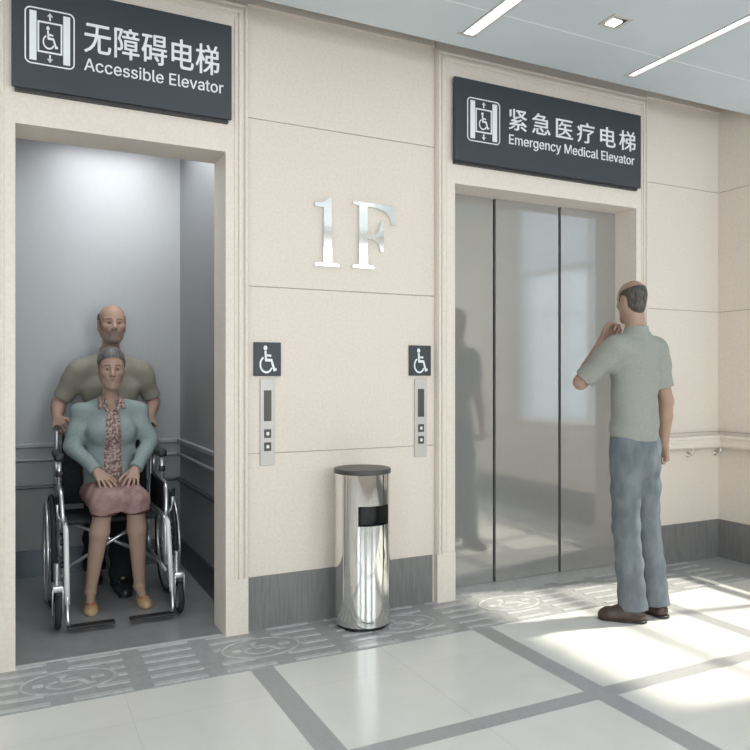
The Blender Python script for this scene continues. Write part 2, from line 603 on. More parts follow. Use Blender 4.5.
def PF(x, y, z=0.003, sx_=1.0, sy_=1.0):
    return lambda u, v, d: (x + u * sx_, y + v * sy_, z + d)


def PW(x, z, y=0.0, sx_=1.0, sz_=1.0):
    return lambda u, v, d: (x + u * sx_, y - d, z + v * sz_)


def arc(cx, cy, r, a0, a1, n=24, ry=None):
    ry = ry or r
    return [(cx + r * math.cos(math.radians(a0 + (a1 - a0) * i / n)), cy + ry * math.sin(math.radians(a0 + (a1 - a0) * i / n))) for i in range(n + 1)]


def wheelchair_mark(mb, P, d0, d1):
    """access symbol in a unit square, origin at the centre"""
    mb.plate(arc(-0.10, 0.40, 0.085, 0, 345, 16), P, d0, d1)
    mb.stroke([(-0.10, 0.30), (-0.075, -0.02), (0.17, -0.02), (0.30, -0.36), (0.40, -0.33)], 0.095, P, d0, d1)
    mb.stroke([(-0.09, 0.15), (0.16, 0.13)], 0.075, P, d0, d1)
    mb.stroke(arc(-0.06, -0.17, 0.27, 118, 335, 26), 0.07, P, d0, d1)


places = ('before the open lift', 'before the right foot of the open lift surround', 'just right of the steel bin', 'in the sun before the closed lift')
for (ex, ey), pl in zip(EMB, places):
    t = thing('floor_emblem', 'worn oval floor emblem %s' % pl, 'floor marking', (ex, ey, 0.0031), 0, 'worn emblems on the tactile strip')
    P = PF(0, 0, 0.0)
    MB().plate(arc(0, 0, .19, 0, 352, 44, .125), P, 0, 0.0012).build('disc', 'tact', t)
    g = MB()
    g.stroke(arc(0, 0, .178, 0, 352, 44, .113), .011, P, 0.0012, 0.0022, closed=True)
    Pq = PF(0, 0, 0.0, .24, .155)
    wheelchair_mark(g, Pq, 0.0012, 0.0022)
    g.box(-.135, -.095, -.02, .01, .0012, .0022).box(.085, .135, -.01, .02, .0012, .0022)
    g.build('symbol', 'mark', t)

# handrail on brackets round the right corner
t = thing('handrail', 'pale crash rail on steel brackets around the right corner', 'handrail', (XR, 0, 0.80))
hp = MB()
prof = [(0.030, -.042), (0.058, -.042), (0.070, -.030), (0.072, -.006), (0.060, 0.004), (0.058, 0.016), (0.068, 0.024), (0.066, 0.040), (0.030, 0.042)]
vs, fs = [], []
n = len(prof)
for (px, fx, py, fy) in ((-.62, 0, 0, -1), (0, -1, 0, -1), (0, -1, -1.9, 0)):
    for d, z in prof:
        vs.append((px + fx * d, py + fy * d, z))
for s_ in range(2):
    for i in range(n):
        fs.append((s_ * n + i, s_ * n + (i + 1) % n, (s_ + 1) * n + (i + 1) % n, (s_ + 1) * n + i))
fs += [tuple(range(n)), tuple(range(3 * n - 1, 2 * n - 1, -1))]
hp.add(vs, fs)
hp.build('rail', 'casing', t, 30)
for (bx, by) in ((-.30, 0), (-.035, 0)):
    b = MB()
    b.lathe([(0.0, -.006), (0.020, -.006), (0.020, 0.0), (0.0, 0.0)], (bx, by, -.085), 'y', 16)
    b.tube([(bx, by - .004, -.085), (bx, by - .035, -.085), (bx, by - .048, -.065), (bx, by - .048, -.040)], 0.0075, 8, smooth=1)
    b.build('bracket', 'chrome', t, 50)


# ------------------------------------------------------------------ signs
import os
try:
    FONT = bpy.data.fonts.load(os.path.join(bpy.utils.system_resource('DATAFILES', path='fonts'), 'Inter.woff2'))
except Exception:
    FONT = None


def text_mesh(txt, x0, x1, z0, z1, y, name, parent, m='letter', bold=0.0, extr=0.002, fit_cap=None, gap=1.0):
    """lettering scaled into a box on a wall-parallel plane"""
    c = bpy.data.curves.new(name, 'FONT')
    c.body = txt
    if FONT is not None and txt.isascii():
        c.font = FONT
    c.size = 1.0
    c.space_character = gap
    c.resolution_u = 4
    tmp = bpy.data.objects.new('tmp', c)
    COL.objects.link(tmp)
    dg = bpy.context.evaluated_depsgraph_get()
    me = bpy.data.meshes.new_from_object(tmp.evaluated_get(dg))
    bpy.data.objects.remove(tmp)
    co = np.empty(len(me.vertices) * 3)
    me.vertices.foreach_get('co', co)
    co = co.reshape(-1, 3)
    lo, hi = co.min(0), co.max(0)
    bz, tz = lo[1], hi[1]
    if fit_cap:
        c.body = 'E'
        t2 = bpy.data.objects.new('tmp', c)
        COL.objects.link(t2)
        me2 = bpy.data.meshes.new_from_object(t2.evaluated_get(bpy.context.evaluated_depsgraph_get()))
        bpy.data.objects.remove(t2)
        zz = [v.co.y for v in me2.vertices]
        bz, tz = min(zz), max(zz)
    out = np.empty_like(co)
    out[:, 0] = x0 + (co[:, 0] - lo[0]) / (hi[0] - lo[0]) * (x1 - x0)
    out[:, 1] = y
    out[:, 2] = z0 + (co[:, 1] - bz) / (tz - bz) * (z1 - z0)
    me.vertices.foreach_set('co', out.ravel())
    bm = bmesh.new()
    bm.from_mesh(me)
    if bold:   # heavier strokes: a second outline beside the first, a hair deeper
        g = bmesh.ops.duplicate(bm, geom=bm.verts[:] + bm.edges[:] + bm.faces[:])
        for v in [e for e in g['geom'] if isinstance(e, bmesh.types.BMVert)]:
            v.co += Vector((bold, -.0003, bold * .4))
    r = bmesh.ops.extrude_face_region(bm, geom=bm.faces[:])
    for v in [e for e in r['geom'] if isinstance(e, bmesh.types.BMVert)]:
        v.co.y -= extr
    bmesh.ops.recalc_face_normals(bm, faces=bm.faces[:])
    bm.to_mesh(me)
    bm.free()
    me.materials.clear()
    me.name = name
    return link(name, me, m, parent)


def rrect(w, h, r, n=6):
    p = []
    for cx, cy, a in ((w / 2 - r, h / 2 - r, 0), (-w / 2 + r, h / 2 - r, 90), (-w / 2 + r, -h / 2 + r, 180), (w / 2 - r, -h / 2 + r, 270)):
        p += arc(cx, cy, r, a, a + 90, n)
    return p


def lift_sign(x0, x1, z0, z1, icon, cn, en, cn_box, en_box, label):
    t = thing('lift_sign', label, 'sign', ((x0 + x1) / 2, -0.03, z0))
    ox, oz = (x0 + x1) / 2, z0
    Y = -0.04
    MB().rbox(x0 - ox, x1 - ox, Y, Y + .018, 0, z1 - z0, .003).build('panel', 'sign', t)
    MB().box(x0 - ox + .012, x1 - ox - .012, Y + .018, 0.0, -.012, z1 - z0 - .02).build('backing', 'sign_dark', t)
    ix0, ix1, iz0, iz1 = icon
    w, h = ix1 - ix0, iz1 - iz0
    cx, cz = (ix0 + ix1) / 2 - ox, (iz0 + iz1) / 2 - oz
    P = PW(cx, cz, Y)
    g = MB()
    g.stroke(rrect(w * .97, h * .97, .022), .0055, P, 0, .002, closed=True)
    bw_, bh = w * .14, h * .86
    for sx_ in (-1, 1):
        g.plate([(sx_ * w * .335 - bw_ / 2, -bh / 2), (sx_ * w * .335 + bw_ / 2, -bh / 2), (sx_ * w * .335 + bw_ / 2, bh / 2), (sx_ * w * .335 - bw_ / 2, bh / 2)], P, 0, .002)
    fw, fh = w * .46, h * .52
    g.stroke([(-fw / 2, -fh / 2), (fw / 2, -fh / 2), (fw / 2, fh / 2), (-fw / 2, fh / 2)], w * .035, P, 0, .002, closed=True)
    for sz in (-1, 1):
        g.stroke([(0, sz * h * .30), (0, sz * h * .40)], w * .035, P, 0, .002)
        g.plate([(-w * .06, sz * h * .37), (w * .06, sz * h * .37), (0, sz * h * .435)], P, 0, .002)
    wheelchair_mark(g, PW(cx - w * .0, cz - h * .005, Y, w * .40, h * .42), 0, .002)
    g.build('icon', 'letter', t)
    text_mesh(cn, cn_box[0] - ox, cn_box[1] - ox, cn_box[2] - oz, cn_box[3] - oz, Y, 'chinese_lettering', t, bold=0.0032, gap=1.32 if len(cn) > 5 else 1.06)
    text_mesh(en, en_box[0] - ox, en_box[1] - ox, en_box[2] - oz, en_box[3] - oz, Y, 'english_lettering', t, bold=0.0014, fit_cap=True)
    return t


lift_sign(-0.010, 0.919, 2.446, 2.888, (0.039, 0.234, 2.549, 2.790), '无障碍电梯', 'Accessible Elevator',
          (0.271, 0.856, 2.638, 2.775), (0.271, 0.877, 2.560, 2.612), 'dark grey hanging sign with white letters above the open accessible lift')
lift_sign(2.157, 3.537, 2.421, 2.878, (2.235, 2.456, 2.537, 2.780), '紧急医疗电梯', 'Emergency Medical Elevator',
          (2.515, 3.486, 2.640, 2.762), (2.518, 3.477, 2.558, 2.612), 'dark grey sign with white letters above the closed medical lift')

# chrome floor number: numeral and letter with slab serifs
P = PW(0, 0, 0.0)
tag(MB().plate([(1.358, 1.797), (1.490, 1.797), (1.490, 1.809), (1.450, 1.815), (1.450, 2.146), (1.436, 2.146), (1.400, 2.118), (1.358, 2.114), (1.358, 2.098), (1.406, 2.094), (1.406, 1.815), (1.358, 1.809)], P, -.002, .022)
    .build('wall_numeral', 'chrome'), 'chrome numeral one fixed to the beige wall', 'numeral')
fo = [(1.568, 1.800), (1.688, 1.800), (1.688, 1.812), (1.652, 1.819), (1.652, 1.955)]
fo += [(1.690, 1.953), (1.716, 1.938), (1.730, 1.893), (1.746, 1.893), (1.746, 2.050), (1.732, 2.050), (1.718, 1.998), (1.690, 1.978), (1.652, 1.975), (1.652, 2.122)]
fo += [(1.705, 2.121), (1.750, 2.108), (1.778, 2.085), (1.797, 2.040), (1.818, 2.042), (1.804, 2.143), (1.568, 2.143), (1.568, 2.131), (1.604, 2.124), (1.604, 1.819), (1.568, 1.812)]
tag(MB().plate(fo, P, -.002, .022).build('wall_letter', 'chrome'), 'chrome serif letter F fixed to the beige wall', 'letter')


def access_plate(x0, x1, z0, z1, label):
    t = thing('access_sign', label, 'sign', ((x0 + x1) / 2, 0, (z0 + z1) / 2), 0, 'access symbols over the call panels')
    w, h = x1 - x0, z1 - z0
    MB().rbox(-w / 2, w / 2, -.012, 0, -h / 2, h / 2, .002).build('plate', 'sign', t)
    g = MB()
    wheelchair_mark(g, PW(0, -.002, -.012, w * .82, h * .86), 0, .0015)
    g.build('symbol', 'letter', t)


access_plate(1.044, 1.182, 1.240, 1.405, 'dark plate with white wheelchair symbol beside the open lift')
access_plate(1.906, 2.040, 1.242, 1.405, 'dark plate with white wheelchair symbol beside the closed lift')


def call_panel(x0, x1, label):
    z0, z1 = 0.802, 1.225
    t = thing('call_panel', label, 'lift call panel', ((x0 + x1) / 2, 0, z0), 0, 'lift call panels')
    w = x1 - x0
    MB().rbox(-w / 2, w / 2, -.010, 0, 0, z1 - z0, .002).build('plate', 'panelsteel', t)
    MB().box(-.019, .019, -.0118, -.010, .217, .368).build('display', 'button', t)
    for zc in (.156, .092):
        b = MB().rbox(-.018, .018, -.013, -.010, zc - .021, zc + .021, .002).build('button', 'button', t)
        MB().rbox(-.007, .007, -.0150, -.013, zc - .008, zc + .008, .001).build('button_lens', 'white', b)


call_panel(1.077, 1.150, 'slim steel call panel beside the open lift')
call_panel(1.940, 2.016, 'slim steel call panel beside the closed lift')

# ------------------------------------------------------------------ bin
bt = thing('waste_bin', 'tall polished steel waste bin with dark lid against the wall', 'bin', (1.560, -0.152, 0.003))
R = 0.138
bd = MB()
N = 64
zs = [0.020, 0.03, 0.15, 0.3, 0.45, 0.505, 0.512, 0.608, 0.615, 0.68, 0.760]
sl0, sl1 = math.radians(-90 - 38), math.radians(-90 + 40)


def bang(k):
    return 2 * PI * k / N - PI


vs, fs = [], []
for z in zs:
    for k in range(N):
        a = bang(k)
        vs.append((R * math.cos(a), R * math.sin(a), z))
i0, i1 = zs.index(0.512), zs.index(0.608)
ks = [k for k in range(N) if sl0 <= bang(k) and bang(k + 1) <= sl1]
for i in range(len(zs) - 1):
    for k in range(N):
        if i == i0 and k in ks:
            continue
        fs.append((i * N + k, i * N + (k + 1) % N, (i + 1) * N + (k + 1) % N, (i + 1) * N + k))
bd.add(vs, fs)
body = bd.build('body', 'bin', bt, 40)
# dark slot liner set into the opening
li = MB()
vs, fs = [], []
for z in (0.512, 0.608):
    for rr in (R + .0012, R - .05):
        for k in range(ks[0], ks[-1] + 2):
            a = bang(k)
            vs.append((rr * math.cos(a), rr * math.sin(a), z))
m_ = len(ks) + 1
for k in range(m_ - 1):
    fs += [(k, k + 1, m_ + k + 1, m_ + k), (2 * m_ + k, 2 * m_ + k + 1, 3 * m_ + k + 1, 3 * m_ + k), (m_ + k, m_ + k + 1, 3 * m_ + k + 1, 3 * m_ + k)]
fs += [(0, m_, 3 * m_, 2 * m_), (m_ - 1, 2 * m_ - 1, 4 * m_ - 1, 3 * m_ - 1)]
li.add(vs, fs)
li.build('slot', 'black', bt)
MB().lathe([(0, .757), (R + .003, .757), (R + .004, .760), (R + .004, .774), (R + .001, .779), (0, .779)], (0, 0, 0), n=64).build('lid', 'lid', bt, 40)
MB().lathe([(0, 0), (R - .012, 0), (R - .012, .021), (0, .021)], (0, 0, 0), n=48).build('base', 'black', bt, 40)


# ------------------------------------------------------------------ wheelchair
wc = thing('wheelchair', 'black folding wheelchair with silver tubes inside the open lift', 'wheelchair', (0.483, 0.0, 0.0))
T = 0.0115
for s in (-1, 1):
    # rear wheel
    rw_ = MB()
    rw_.tube([(s * .302, .86 + .286 * math.cos(a * PI / 24), .300 + .286 * math.sin(a * PI / 24)) for a in range(48)], .0145, 10, closed=True)
    w = rw_.build('rear_wheel', 'rubber', wc, 40)
    MB().tube([(s * .302, .86 + .266 * math.cos(a * PI / 24), .300 + .266 * math.sin(a * PI / 24)) for a in range(48)], .010, 8, closed=True).build('rim', 'silver', w, True)
    sp = MB()
    for k in range(16):
        a = 2 * PI * k / 16
        b = a + (0.35 if k % 2 else -0.35)
        sp.tube([(s * (.302 + (.018 if k % 2 else -.018)), .86 + .022 * math.cos(b), .3 + .022 * math.sin(b)), (s * .302, .86 + .26 * math.cos(a), .3 + .26 * math.sin(a))], .0016, 5)
    sp.build('spokes', 'silver', w)
    MB().lathe([(0, s * .276), (.018, s * .276), (.018, s * .287), (.026, s * .287), (.026, s * .317), (.012, s * .323), (0, s * .323)], (0, .86, .30), 'x', 20).build('hub', 'silver', w, 40)
    MB().tube([(s * .328, .86 + .255 * math.cos(a * PI / 24), .300 + .255 * math.sin(a * PI / 24)) for a in range(48)], .0085, 8, closed=True).build('hand_rim', 'silver', w, True)
    # frame of one side
    fr = MB()
    fr.tube([(s * .262, 1.195, .945), (s * .262, 1.135, .945), (s * .262, 1.121, .905), (s * .262, 1.121, .70), (s * .247, 1.115, .45), (s * .245, 1.10, .30)], T, 10, smooth=2)
    fr.tube([(s * .245, 1.10, .48), (s * .245, .66, .49), (s * .247, .585, .47), (s * .248, .565, .40), (s * .248, .56, .22)], T, 10, smooth=2)
    fr.tube([(s * .245, 1.10, .20), (s * .248, .56, .20)], T, 10)
    fr.tube([(s * .245, 1.10, .31), (s * .245, 1.10, .19)], T, 10)
    fr.build('side_frame', 'silver', wc, True)
    MB().tube([(s * .262, 1.225, .944), (s * .262, 1.10, .944)], [.0165, .0165], 12).build('grip', 'black', wc, 40)
    arm = MB()
    arm.tube([(s * .268, 1.09, .66), (s * .268, .72, .655), (s * .266, .655, .635), (s * .262, .625, .57), (s * .256, .605, .46)], .0115, 10, smooth=2)
    arm.tube([(s * .268, .80, .655), (s * .268, .79, .79)], .0115, 10)
    arm.tube([(s * .268, 1.07, .655), (s * .268, 1.07, .79)], .0115, 10)
    ar = arm.build('arm_frame', 'silver', wc, True)
    MB().rbox(s * .268 - .024, s * .268 + .024, .765, 1.09, .785, .825, .012, 3).build('arm_pad', 'black', wc, 40)
    MB().rbox(s * .268 - .017, s * .268 + .017, .782, .806, .700, .735, .006).build('clamp', 'black', wc, 40)
    MB().rbox(s * .255 - .005, s * .255 + .005, .66, 1.08, .47, .655, .004).build('skirt_guard', 'black', wc)
    # leg rest
    lr = MB()
    lr.tube([(s * .250, .565, .475), (s * .250, .525, .47), (s * .250, .500, .43), (s * .250, .405, .125)], .0125, 10, smooth=2)
    g = lr.build('leg_rest', 'white', wc, True)
    MB().tube([(s * .250, .412, .16), (s * .250, .375, .065), (s * .244, .368, .032)], .009, 10, smooth=1).build('extension_tube', 'silver', g, True)
    x0, x1 = sorted((s * .255, s * .035))
    MB().rbox(x0, x1, .335, .395, .020, .031, .004).build('foot_plate', 'black', g)
    for z in (.455, .405, .30):
        MB().lathe([(0, -.014), (.016, -.014), (.016, .014), (0, .014)], (s * .262, .545 - (.455 - z) * .3, z), 'x', 14).build('latch', 'black', g, 40)
    # front castor
    c = MB().tube([(s * .292, .430 + .066 * math.cos(a * PI / 16), .085 + .066 * math.sin(a * PI / 16)) for a in range(32)], .0150, 8, closed=True).build('castor', 'rubber', wc, 40)
    MB().lathe([(0, s * .279), (.056, s * .279), (.056, s * .305), (0, s * .305)], (0, .430, .085), 'x', 24).build('castor_hub', 'silver', c, 40)
    fk = MB()
    for q in (-1, 1):
        fk.rbox(s * .292 + q * .023 - .003, s * .292 + q * .023 + .003, .415, .465, .075, .20, .002)
    fk.rbox(s * .292 - .026, s * .292 + .026, .415, .52, .185, .215, .006)
    fk.tube([(s * .292, .505, .20), (s * .292, .505, .31)], .016, 12)
    fk.tube([(s * .292, .51, .285), (s * .248, .56, .285)], .010, 8).tube([(s * .292, .51, .235), (s * .248, .56, .235)], .010, 8)
    fk.build('castor_fork', 'silver', c, 40)
    # brake lever
    br = MB().tube([(s * .268, .60, .50), (s * .285, .60, .52), (s * .288, .575, .60)], .006, 8, smooth=1)
    br.build('brake_lever', 'silver', wc, True)
    MB().tube([(s * .288, .577, .592), (s * .289, .565, .635)], .0095, 8).build('brake_knob', 'black', wc, 40)
cb = MB()
cb.tube([(-.245, .80, .475), (.245, .80, .205)], .010, 8).tube([(.245, .785, .475), (-.245, .785, .205)], .010, 8)
cb.build('cross_brace', 'silver', wc, True)
MB().rbox(-.235, .235, .715, 1.085, .452, .478, .010, 3).build('seat', 'blackfabric', wc, 40)
MB().rbox(-.236, .236, 1.112, 1.130, .50, .90, .008, 3).build('backrest', 'blackfabric', wc, 40)


# ------------------------------------------------------------------ bodies: distance fields turned into one surface
class Field:
    def __init__(s, lo, hi, vox=0.005):
        s.lo, s.vox = np.array(lo, np.float32), vox
        s.n = np.ceil((np.array(hi) - np.array(lo)) / vox).astype(int) + 1
        s.f = np.full(s.n, 0.25, np.float32)
        s.ax = [s.lo[i] + vox * np.arange(s.n[i], dtype=np.float32) for i in range(3)]

    def blk(s, lo, hi, pad):
        sl = []
        for i in range(3):
            a = max(0, int((lo[i] - pad - s.lo[i]) / s.vox))
            b = min(s.n[i], int((hi[i] + pad - s.lo[i]) / s.vox) + 2)
            if b <= a:
                return None, None
            sl.append(slice(a, b))
        X = s.ax[0][sl[0]][:, None, None]
        Y = s.ax[1][sl[1]][None, :, None]
        Z = s.ax[2][sl[2]][None, None, :]
        return tuple(sl), (X, Y, Z)

    def put(s, sl, d, k, op):
        a = s.f[sl]
        if op == 'u':
            if k > 0:
                h = np.maximum(k - np.abs(a - d), 0) / k
                s.f[sl] = np.minimum(a, d) - h * h * k * 0.25
            else:
                s.f[sl] = np.minimum(a, d)
        elif op == 's':
            d = -d
            if k > 0:
                h = np.maximum(k - np.abs(a - d), 0) / k
                s.f[sl] = np.maximum(a, d) + h * h * k * 0.25
            else:
                s.f[sl] = np.maximum(a, d)
        elif op == 'i':
            s.f[sl] = np.maximum(a, d)

    def rc(s, a, b, ra, rb=None, k=0.01, op='u'):
        """round cone"""
        rb = ra if rb is None else rb
        a, b = np.array(a, np.float32), np.array(b, np.float32)
        r = max(ra, rb)
        sl, g = s.blk(np.minimum(a, b) - r, np.maximum(a, b) + r, k + 3 * s.vox)
        if sl is None:
            return s
        ab = b - a
        L2 = max(float(ab @ ab), 1e-9)
        px, py, pz = g[0] - a[0], g[1] - a[1], g[2] - a[2]
        t = np.clip((px * ab[0] + py * ab[1] + pz * ab[2]) / L2, 0, 1)
        d = np.sqrt((px - t * ab[0]) ** 2 + (py - t * ab[1]) ** 2 + (pz - t * ab[2]) ** 2) - (ra + (rb - ra) * t)
        s.put(sl, d, k, op)
        return s

    def chain(s, pts, rad, k=0.01, op='u'):
        for i in range(len(pts) - 1):
            s.rc(pts[i], pts[i + 1], rad[i], rad[i + 1], k, op)
        return s

    def ell(s, c, r, Rm=None, k=0.01, op='u'):
        c, r = np.array(c, np.float32), np.array(r, np.float32)
        m = float(r.max())
        sl, g = s.blk(c - m, c + m, k + 3 * s.vox)
        if sl is None:
            return s
        p = [g[0] - c[0], g[1] - c[1], g[2] - c[2]]
        if Rm is not None:
            Rm = np.asarray(Rm, np.float32)
            p = [p[0] * Rm[0, i] + p[1] * Rm[1, i] + p[2] * Rm[2, i] for i in range(3)]
        k0 = np.sqrt((p[0] / r[0]) ** 2 + (p[1] / r[1]) ** 2 + (p[2] / r[2]) ** 2)
        k1 = np.sqrt((p[0] / r[0] ** 2) ** 2 + (p[1] / r[1] ** 2) ** 2 + (p[2] / r[2] ** 2) ** 2)
        d = k0 * (k0 - 1) / np.maximum(k1, 1e-6)
        s.put(sl, d, k, op)
        return s

    def tor(s, a, b, ra, rb, k=0.03, op='u'):
        """trunk segment with elliptical ends (half width, half depth); side axis stays x"""
        a, b = np.array(a, np.float32), np.array(b, np.float32)
        w = (b - a) / np.linalg.norm(b - a)
        u = np.array([1, 0, 0], np.float32)
        u = u - w * (u @ w)
        u /= np.linalg.norm(u)
        v = np.cross(w, u)
        m = max(*ra, *rb)
        sl, g = s.blk(np.minimum(a, b) - m, np.maximum(a, b) + m, k + 3 * s.vox)
        if sl is None:
            return s
        px, py, pz = g[0] - a[0], g[1] - a[1], g[2] - a[2]
        L = float(np.linalg.norm(b - a))
        h = px * w[0] + py * w[1] + pz * w[2]
        t = np.clip(h / L, 0, 1)
        qu = px * u[0] + py * u[1] + pz * u[2]
        qv = px * v[0] + py * v[1] + pz * v[2]
        ru = ra[0] + (rb[0] - ra[0]) * t
        rv = ra[1] + (rb[1] - ra[1]) * t
        over = np.maximum(np.maximum(-h, h - L), 0)
        mn = np.minimum(ru, rv)
        d = np.sqrt((qu / ru) ** 2 + (qv / rv) ** 2 + (over / mn) ** 2)
        d = (d - 1) * mn
        s.put(sl, d, k, op)
        return s

    def plane(s, p, nrm, off=0.0):
        """keep the side the normal points away from"""
        p, nrm = np.array(p, np.float32), np.array(nrm, np.float32)
        nrm = nrm / np.linalg.norm(nrm)
        d = (s.ax[0][:, None, None] - p[0]) * nrm[0] + (s.ax[1][None, :, None] - p[1]) * nrm[1] + (s.ax[2][None, None, :] - p[2]) * nrm[2]
        s.f = np.maximum(s.f, d - off)
        return s

    def cut_box(s, lo, hi):
        sl, g = s.blk(lo, hi, 2 * s.vox)
        if sl is None:
            return s
        d = None
        for i in range(3):
            q = np.maximum(lo[i] - g[i], g[i] - hi[i])
            d = q if d is None else np.maximum(d, q)
        s.put(sl, d, 0, 's')
        return s

    def folds(s, fn):
        """cloth folds: offsets the surface by fn(x, y, z)"""
        s.f = s.f + fn(s.ax[0][:, None, None], s.ax[1][None, :, None], s.ax[2][None, None, :]).astype(np.float32)
        return s

    def surface(s):
        f = s.f
        neg = f < 0
        nx, ny, nz = f.shape
        cnt = np.zeros((nx - 1, ny - 1, nz - 1), np.int8)
        for i in (0, 1):
            for j in (0, 1):
                for k in (0, 1):
                    cnt += neg[i:nx - 1 + i, j:ny - 1 + j, k:nz - 1 + k]
        act = (cnt > 0) & (cnt < 8)
        I = np.argwhere(act)
        idx = np.full(act.shape, -1, np.int64)
        idx[act] = np.arange(len(I))
        C = {}
        for i in (0, 1):
            for j in (0, 1):
                for k in (0, 1):
                    C[i, j, k] = f[I[:, 0] + i, I[:, 1] + j, I[:, 2] + k]
        acc = np.zeros((len(I), 3), np.float32)
        num = np.zeros(len(I), np.float32)
        cor = list(C)
        for a in cor:
            for ax in range(3):
                if a[ax] == 0:
                    b = list(a)
                    b[ax] = 1
                    b = tuple(b)
                    fa, fb = C[a], C[b]
                    m = (fa < 0) != (fb < 0)
                    t = np.where(m, fa / np.where(m, fa - fb, 1), 0)
                    p = np.zeros((len(I), 3), np.float32)
                    p[:] = a
                    p[:, ax] = t
                    acc += p * m[:, None]
                    num += m
        V = (I + acc / num[:, None]) * s.vox + s.lo
        F = []
        for ax in range(3):
            o1, o2 = [(1, 2), (2, 0), (0, 1)][ax]
            lo_ = [slice(None)] * 3
            hi_ = [slice(None)] * 3
            lo_[ax], hi_[ax] = slice(0, -1), slice(1, None)
            A, B = neg[tuple(lo_)], neg[tuple(hi_)]
            E_ = np.argwhere(A != B)
            E_ = E_[(E_[:, o1] > 0) & (E_[:, o2] > 0) & (E_[:, o1] < f.shape[o1] - 1) & (E_[:, o2] < f.shape[o2] - 1)]
            s_ = A[E_[:, 0], E_[:, 1], E_[:, 2]]

            def at(d1, d2):
                q = E_.copy()
                q[:, o1] -= d1
                q[:, o2] -= d2
                return idx[q[:, 0], q[:, 1], q[:, 2]]
            q = np.stack([at(1, 1), at(0, 1), at(0, 0), at(1, 0)], 1)
            q[~s_] = q[~s_][:, ::-1]
            F.append(q)
        return V, np.concatenate(F)

    def build(s, name, m, parent=None, colour=None, relax=1):
        V, F = s.surface()
        for _ in range(relax):
            acc = np.zeros_like(V)
            c = np.zeros(len(V), np.float32)
            for i in range(4):
                a, b = F[:, i], F[:, (i + 1) % 4]
                np.add.at(acc, a, V[b])
                np.add.at(c, a, 1)
            V = V * 0.5 + 0.5 * acc / np.maximum(c, 1)[:, None]
        me = bpy.data.meshes.new(name)
        me.vertices.add(len(V))
        me.vertices.foreach_set('co', V.astype(np.float32).ravel())
        me.loops.add(F.size)
        me.loops.foreach_set('vertex_index', F.astype(np.int32).ravel())
        me.polygons.add(len(F))
        me.polygons.foreach_set('loop_start', np.arange(0, F.size, 4, dtype=np.int32))
        me.polygons.foreach_set('loop_total', np.full(len(F), 4, dtype=np.int32))
        me.update(calc_edges=True)
        me.validate()
        if colour is not None:
            at = me.color_attributes.new('tint', 'FLOAT_COLOR', 'POINT')
            at.data.foreach_set('color', colour(V).astype(np.float32).ravel())
        return link(name, me, m, parent, True)


def attr_mat(name, rough, sss=0.0):
    m = mat(name, (0.5, 0.4, 0.35), rough, spec=0.35)
    a = nd(m, 'ShaderNodeVertexColor', layer_name='tint')
    lk(m, a.outputs['Color'], bsdf(m).inputs['Base Color'])
    return m


M['skin'] = attr_mat('skin', 0.5)
M['polo'] = mottle(mat('polo', (0.3, 0.32, 0.29), 0.85, spec=0.15), (0.285, 0.292, 0.266), (0.325, 0.333, 0.305), 160, 2)
M['olive'] = mottle(mat('olive', (0.3, 0.29, 0.24), 0.85, spec=0.15), (0.265, 0.250, 0.205), (0.310, 0.295, 0.245), 160, 2)
M['denim'] = mottle(mat('denim', (0.2, 0.25, 0.3), 0.85, spec=0.15), (0.128, 0.150, 0.172), (0.185, 0.209, 0.230), 22, 6, (1, 1, 0.4))
M['darkcloth'] = mat('darkcloth', (0.02, 0.024, 0.024), 0.85, spec=0.1)
M['knit'] = mottle(mat('knit', (0.3, 0.38, 0.37), 0.9, spec=0.1), (0.250, 0.310, 0.305), (0.300, 0.362, 0.356), 130, 2)
M['blouse'] = mottle(mat('blouse', (0.35, 0.25, 0.24), 0.85, spec=0.1), (0.20, 0.120, 0.115), (0.52, 0.40, 0.37), 75, 2, lo=0.42, hi=0.6)
M['rose'] = mottle(mat('rose', (0.35, 0.2, 0.2), 0.8, spec=0.15), (0.265, 0.160, 0.152), (0.355, 0.235, 0.220), 25, 3)
M['hem'] = mat('hem', (0.06, 0.02, 0.02), 0.8)
M['brown'] = mottle(mat('brown', (0.08, 0.045, 0.03), 0.4), (0.040, 0.023, 0.017), (0.075, 0.045, 0.032), 25, 3)
M['tan'] = mat('tan', (0.47, 0.325, 0.18), 0.5)
M['red'] = mat('red', (0.45, 0.07, 0.05), 0.5)
M['hair_grey'] = mottle(mat('hair_grey', (0.09, 0.08, 0.075), 0.6), (0.040, 0.034, 0.030), (0.110, 0.096, 0.086), 90, 4, (1, 1, 0.35))
M['hair_dark'] = mottle(mat('hair_dark', (0.08, 0.07, 0.07), 0.5), (0.045, 0.040, 0.040), (0.17, 0.155, 0.150), 90, 4, (1, 0.3, 1))
M['eyewhite'] = mat('eyewhite', (0.40, 0.36, 0.33), 0.35)
M['iris'] = mat('iris', (0.03, 0.02, 0.015), 0.25)


def rot(yaw=0, pitch=0, roll=0):
    return np.array(Matrix.Rotation(yaw, 3, 'Z') @ Matrix.Rotation(pitch, 3, 'X') @ Matrix.Rotation(roll, 3, 'Y'))


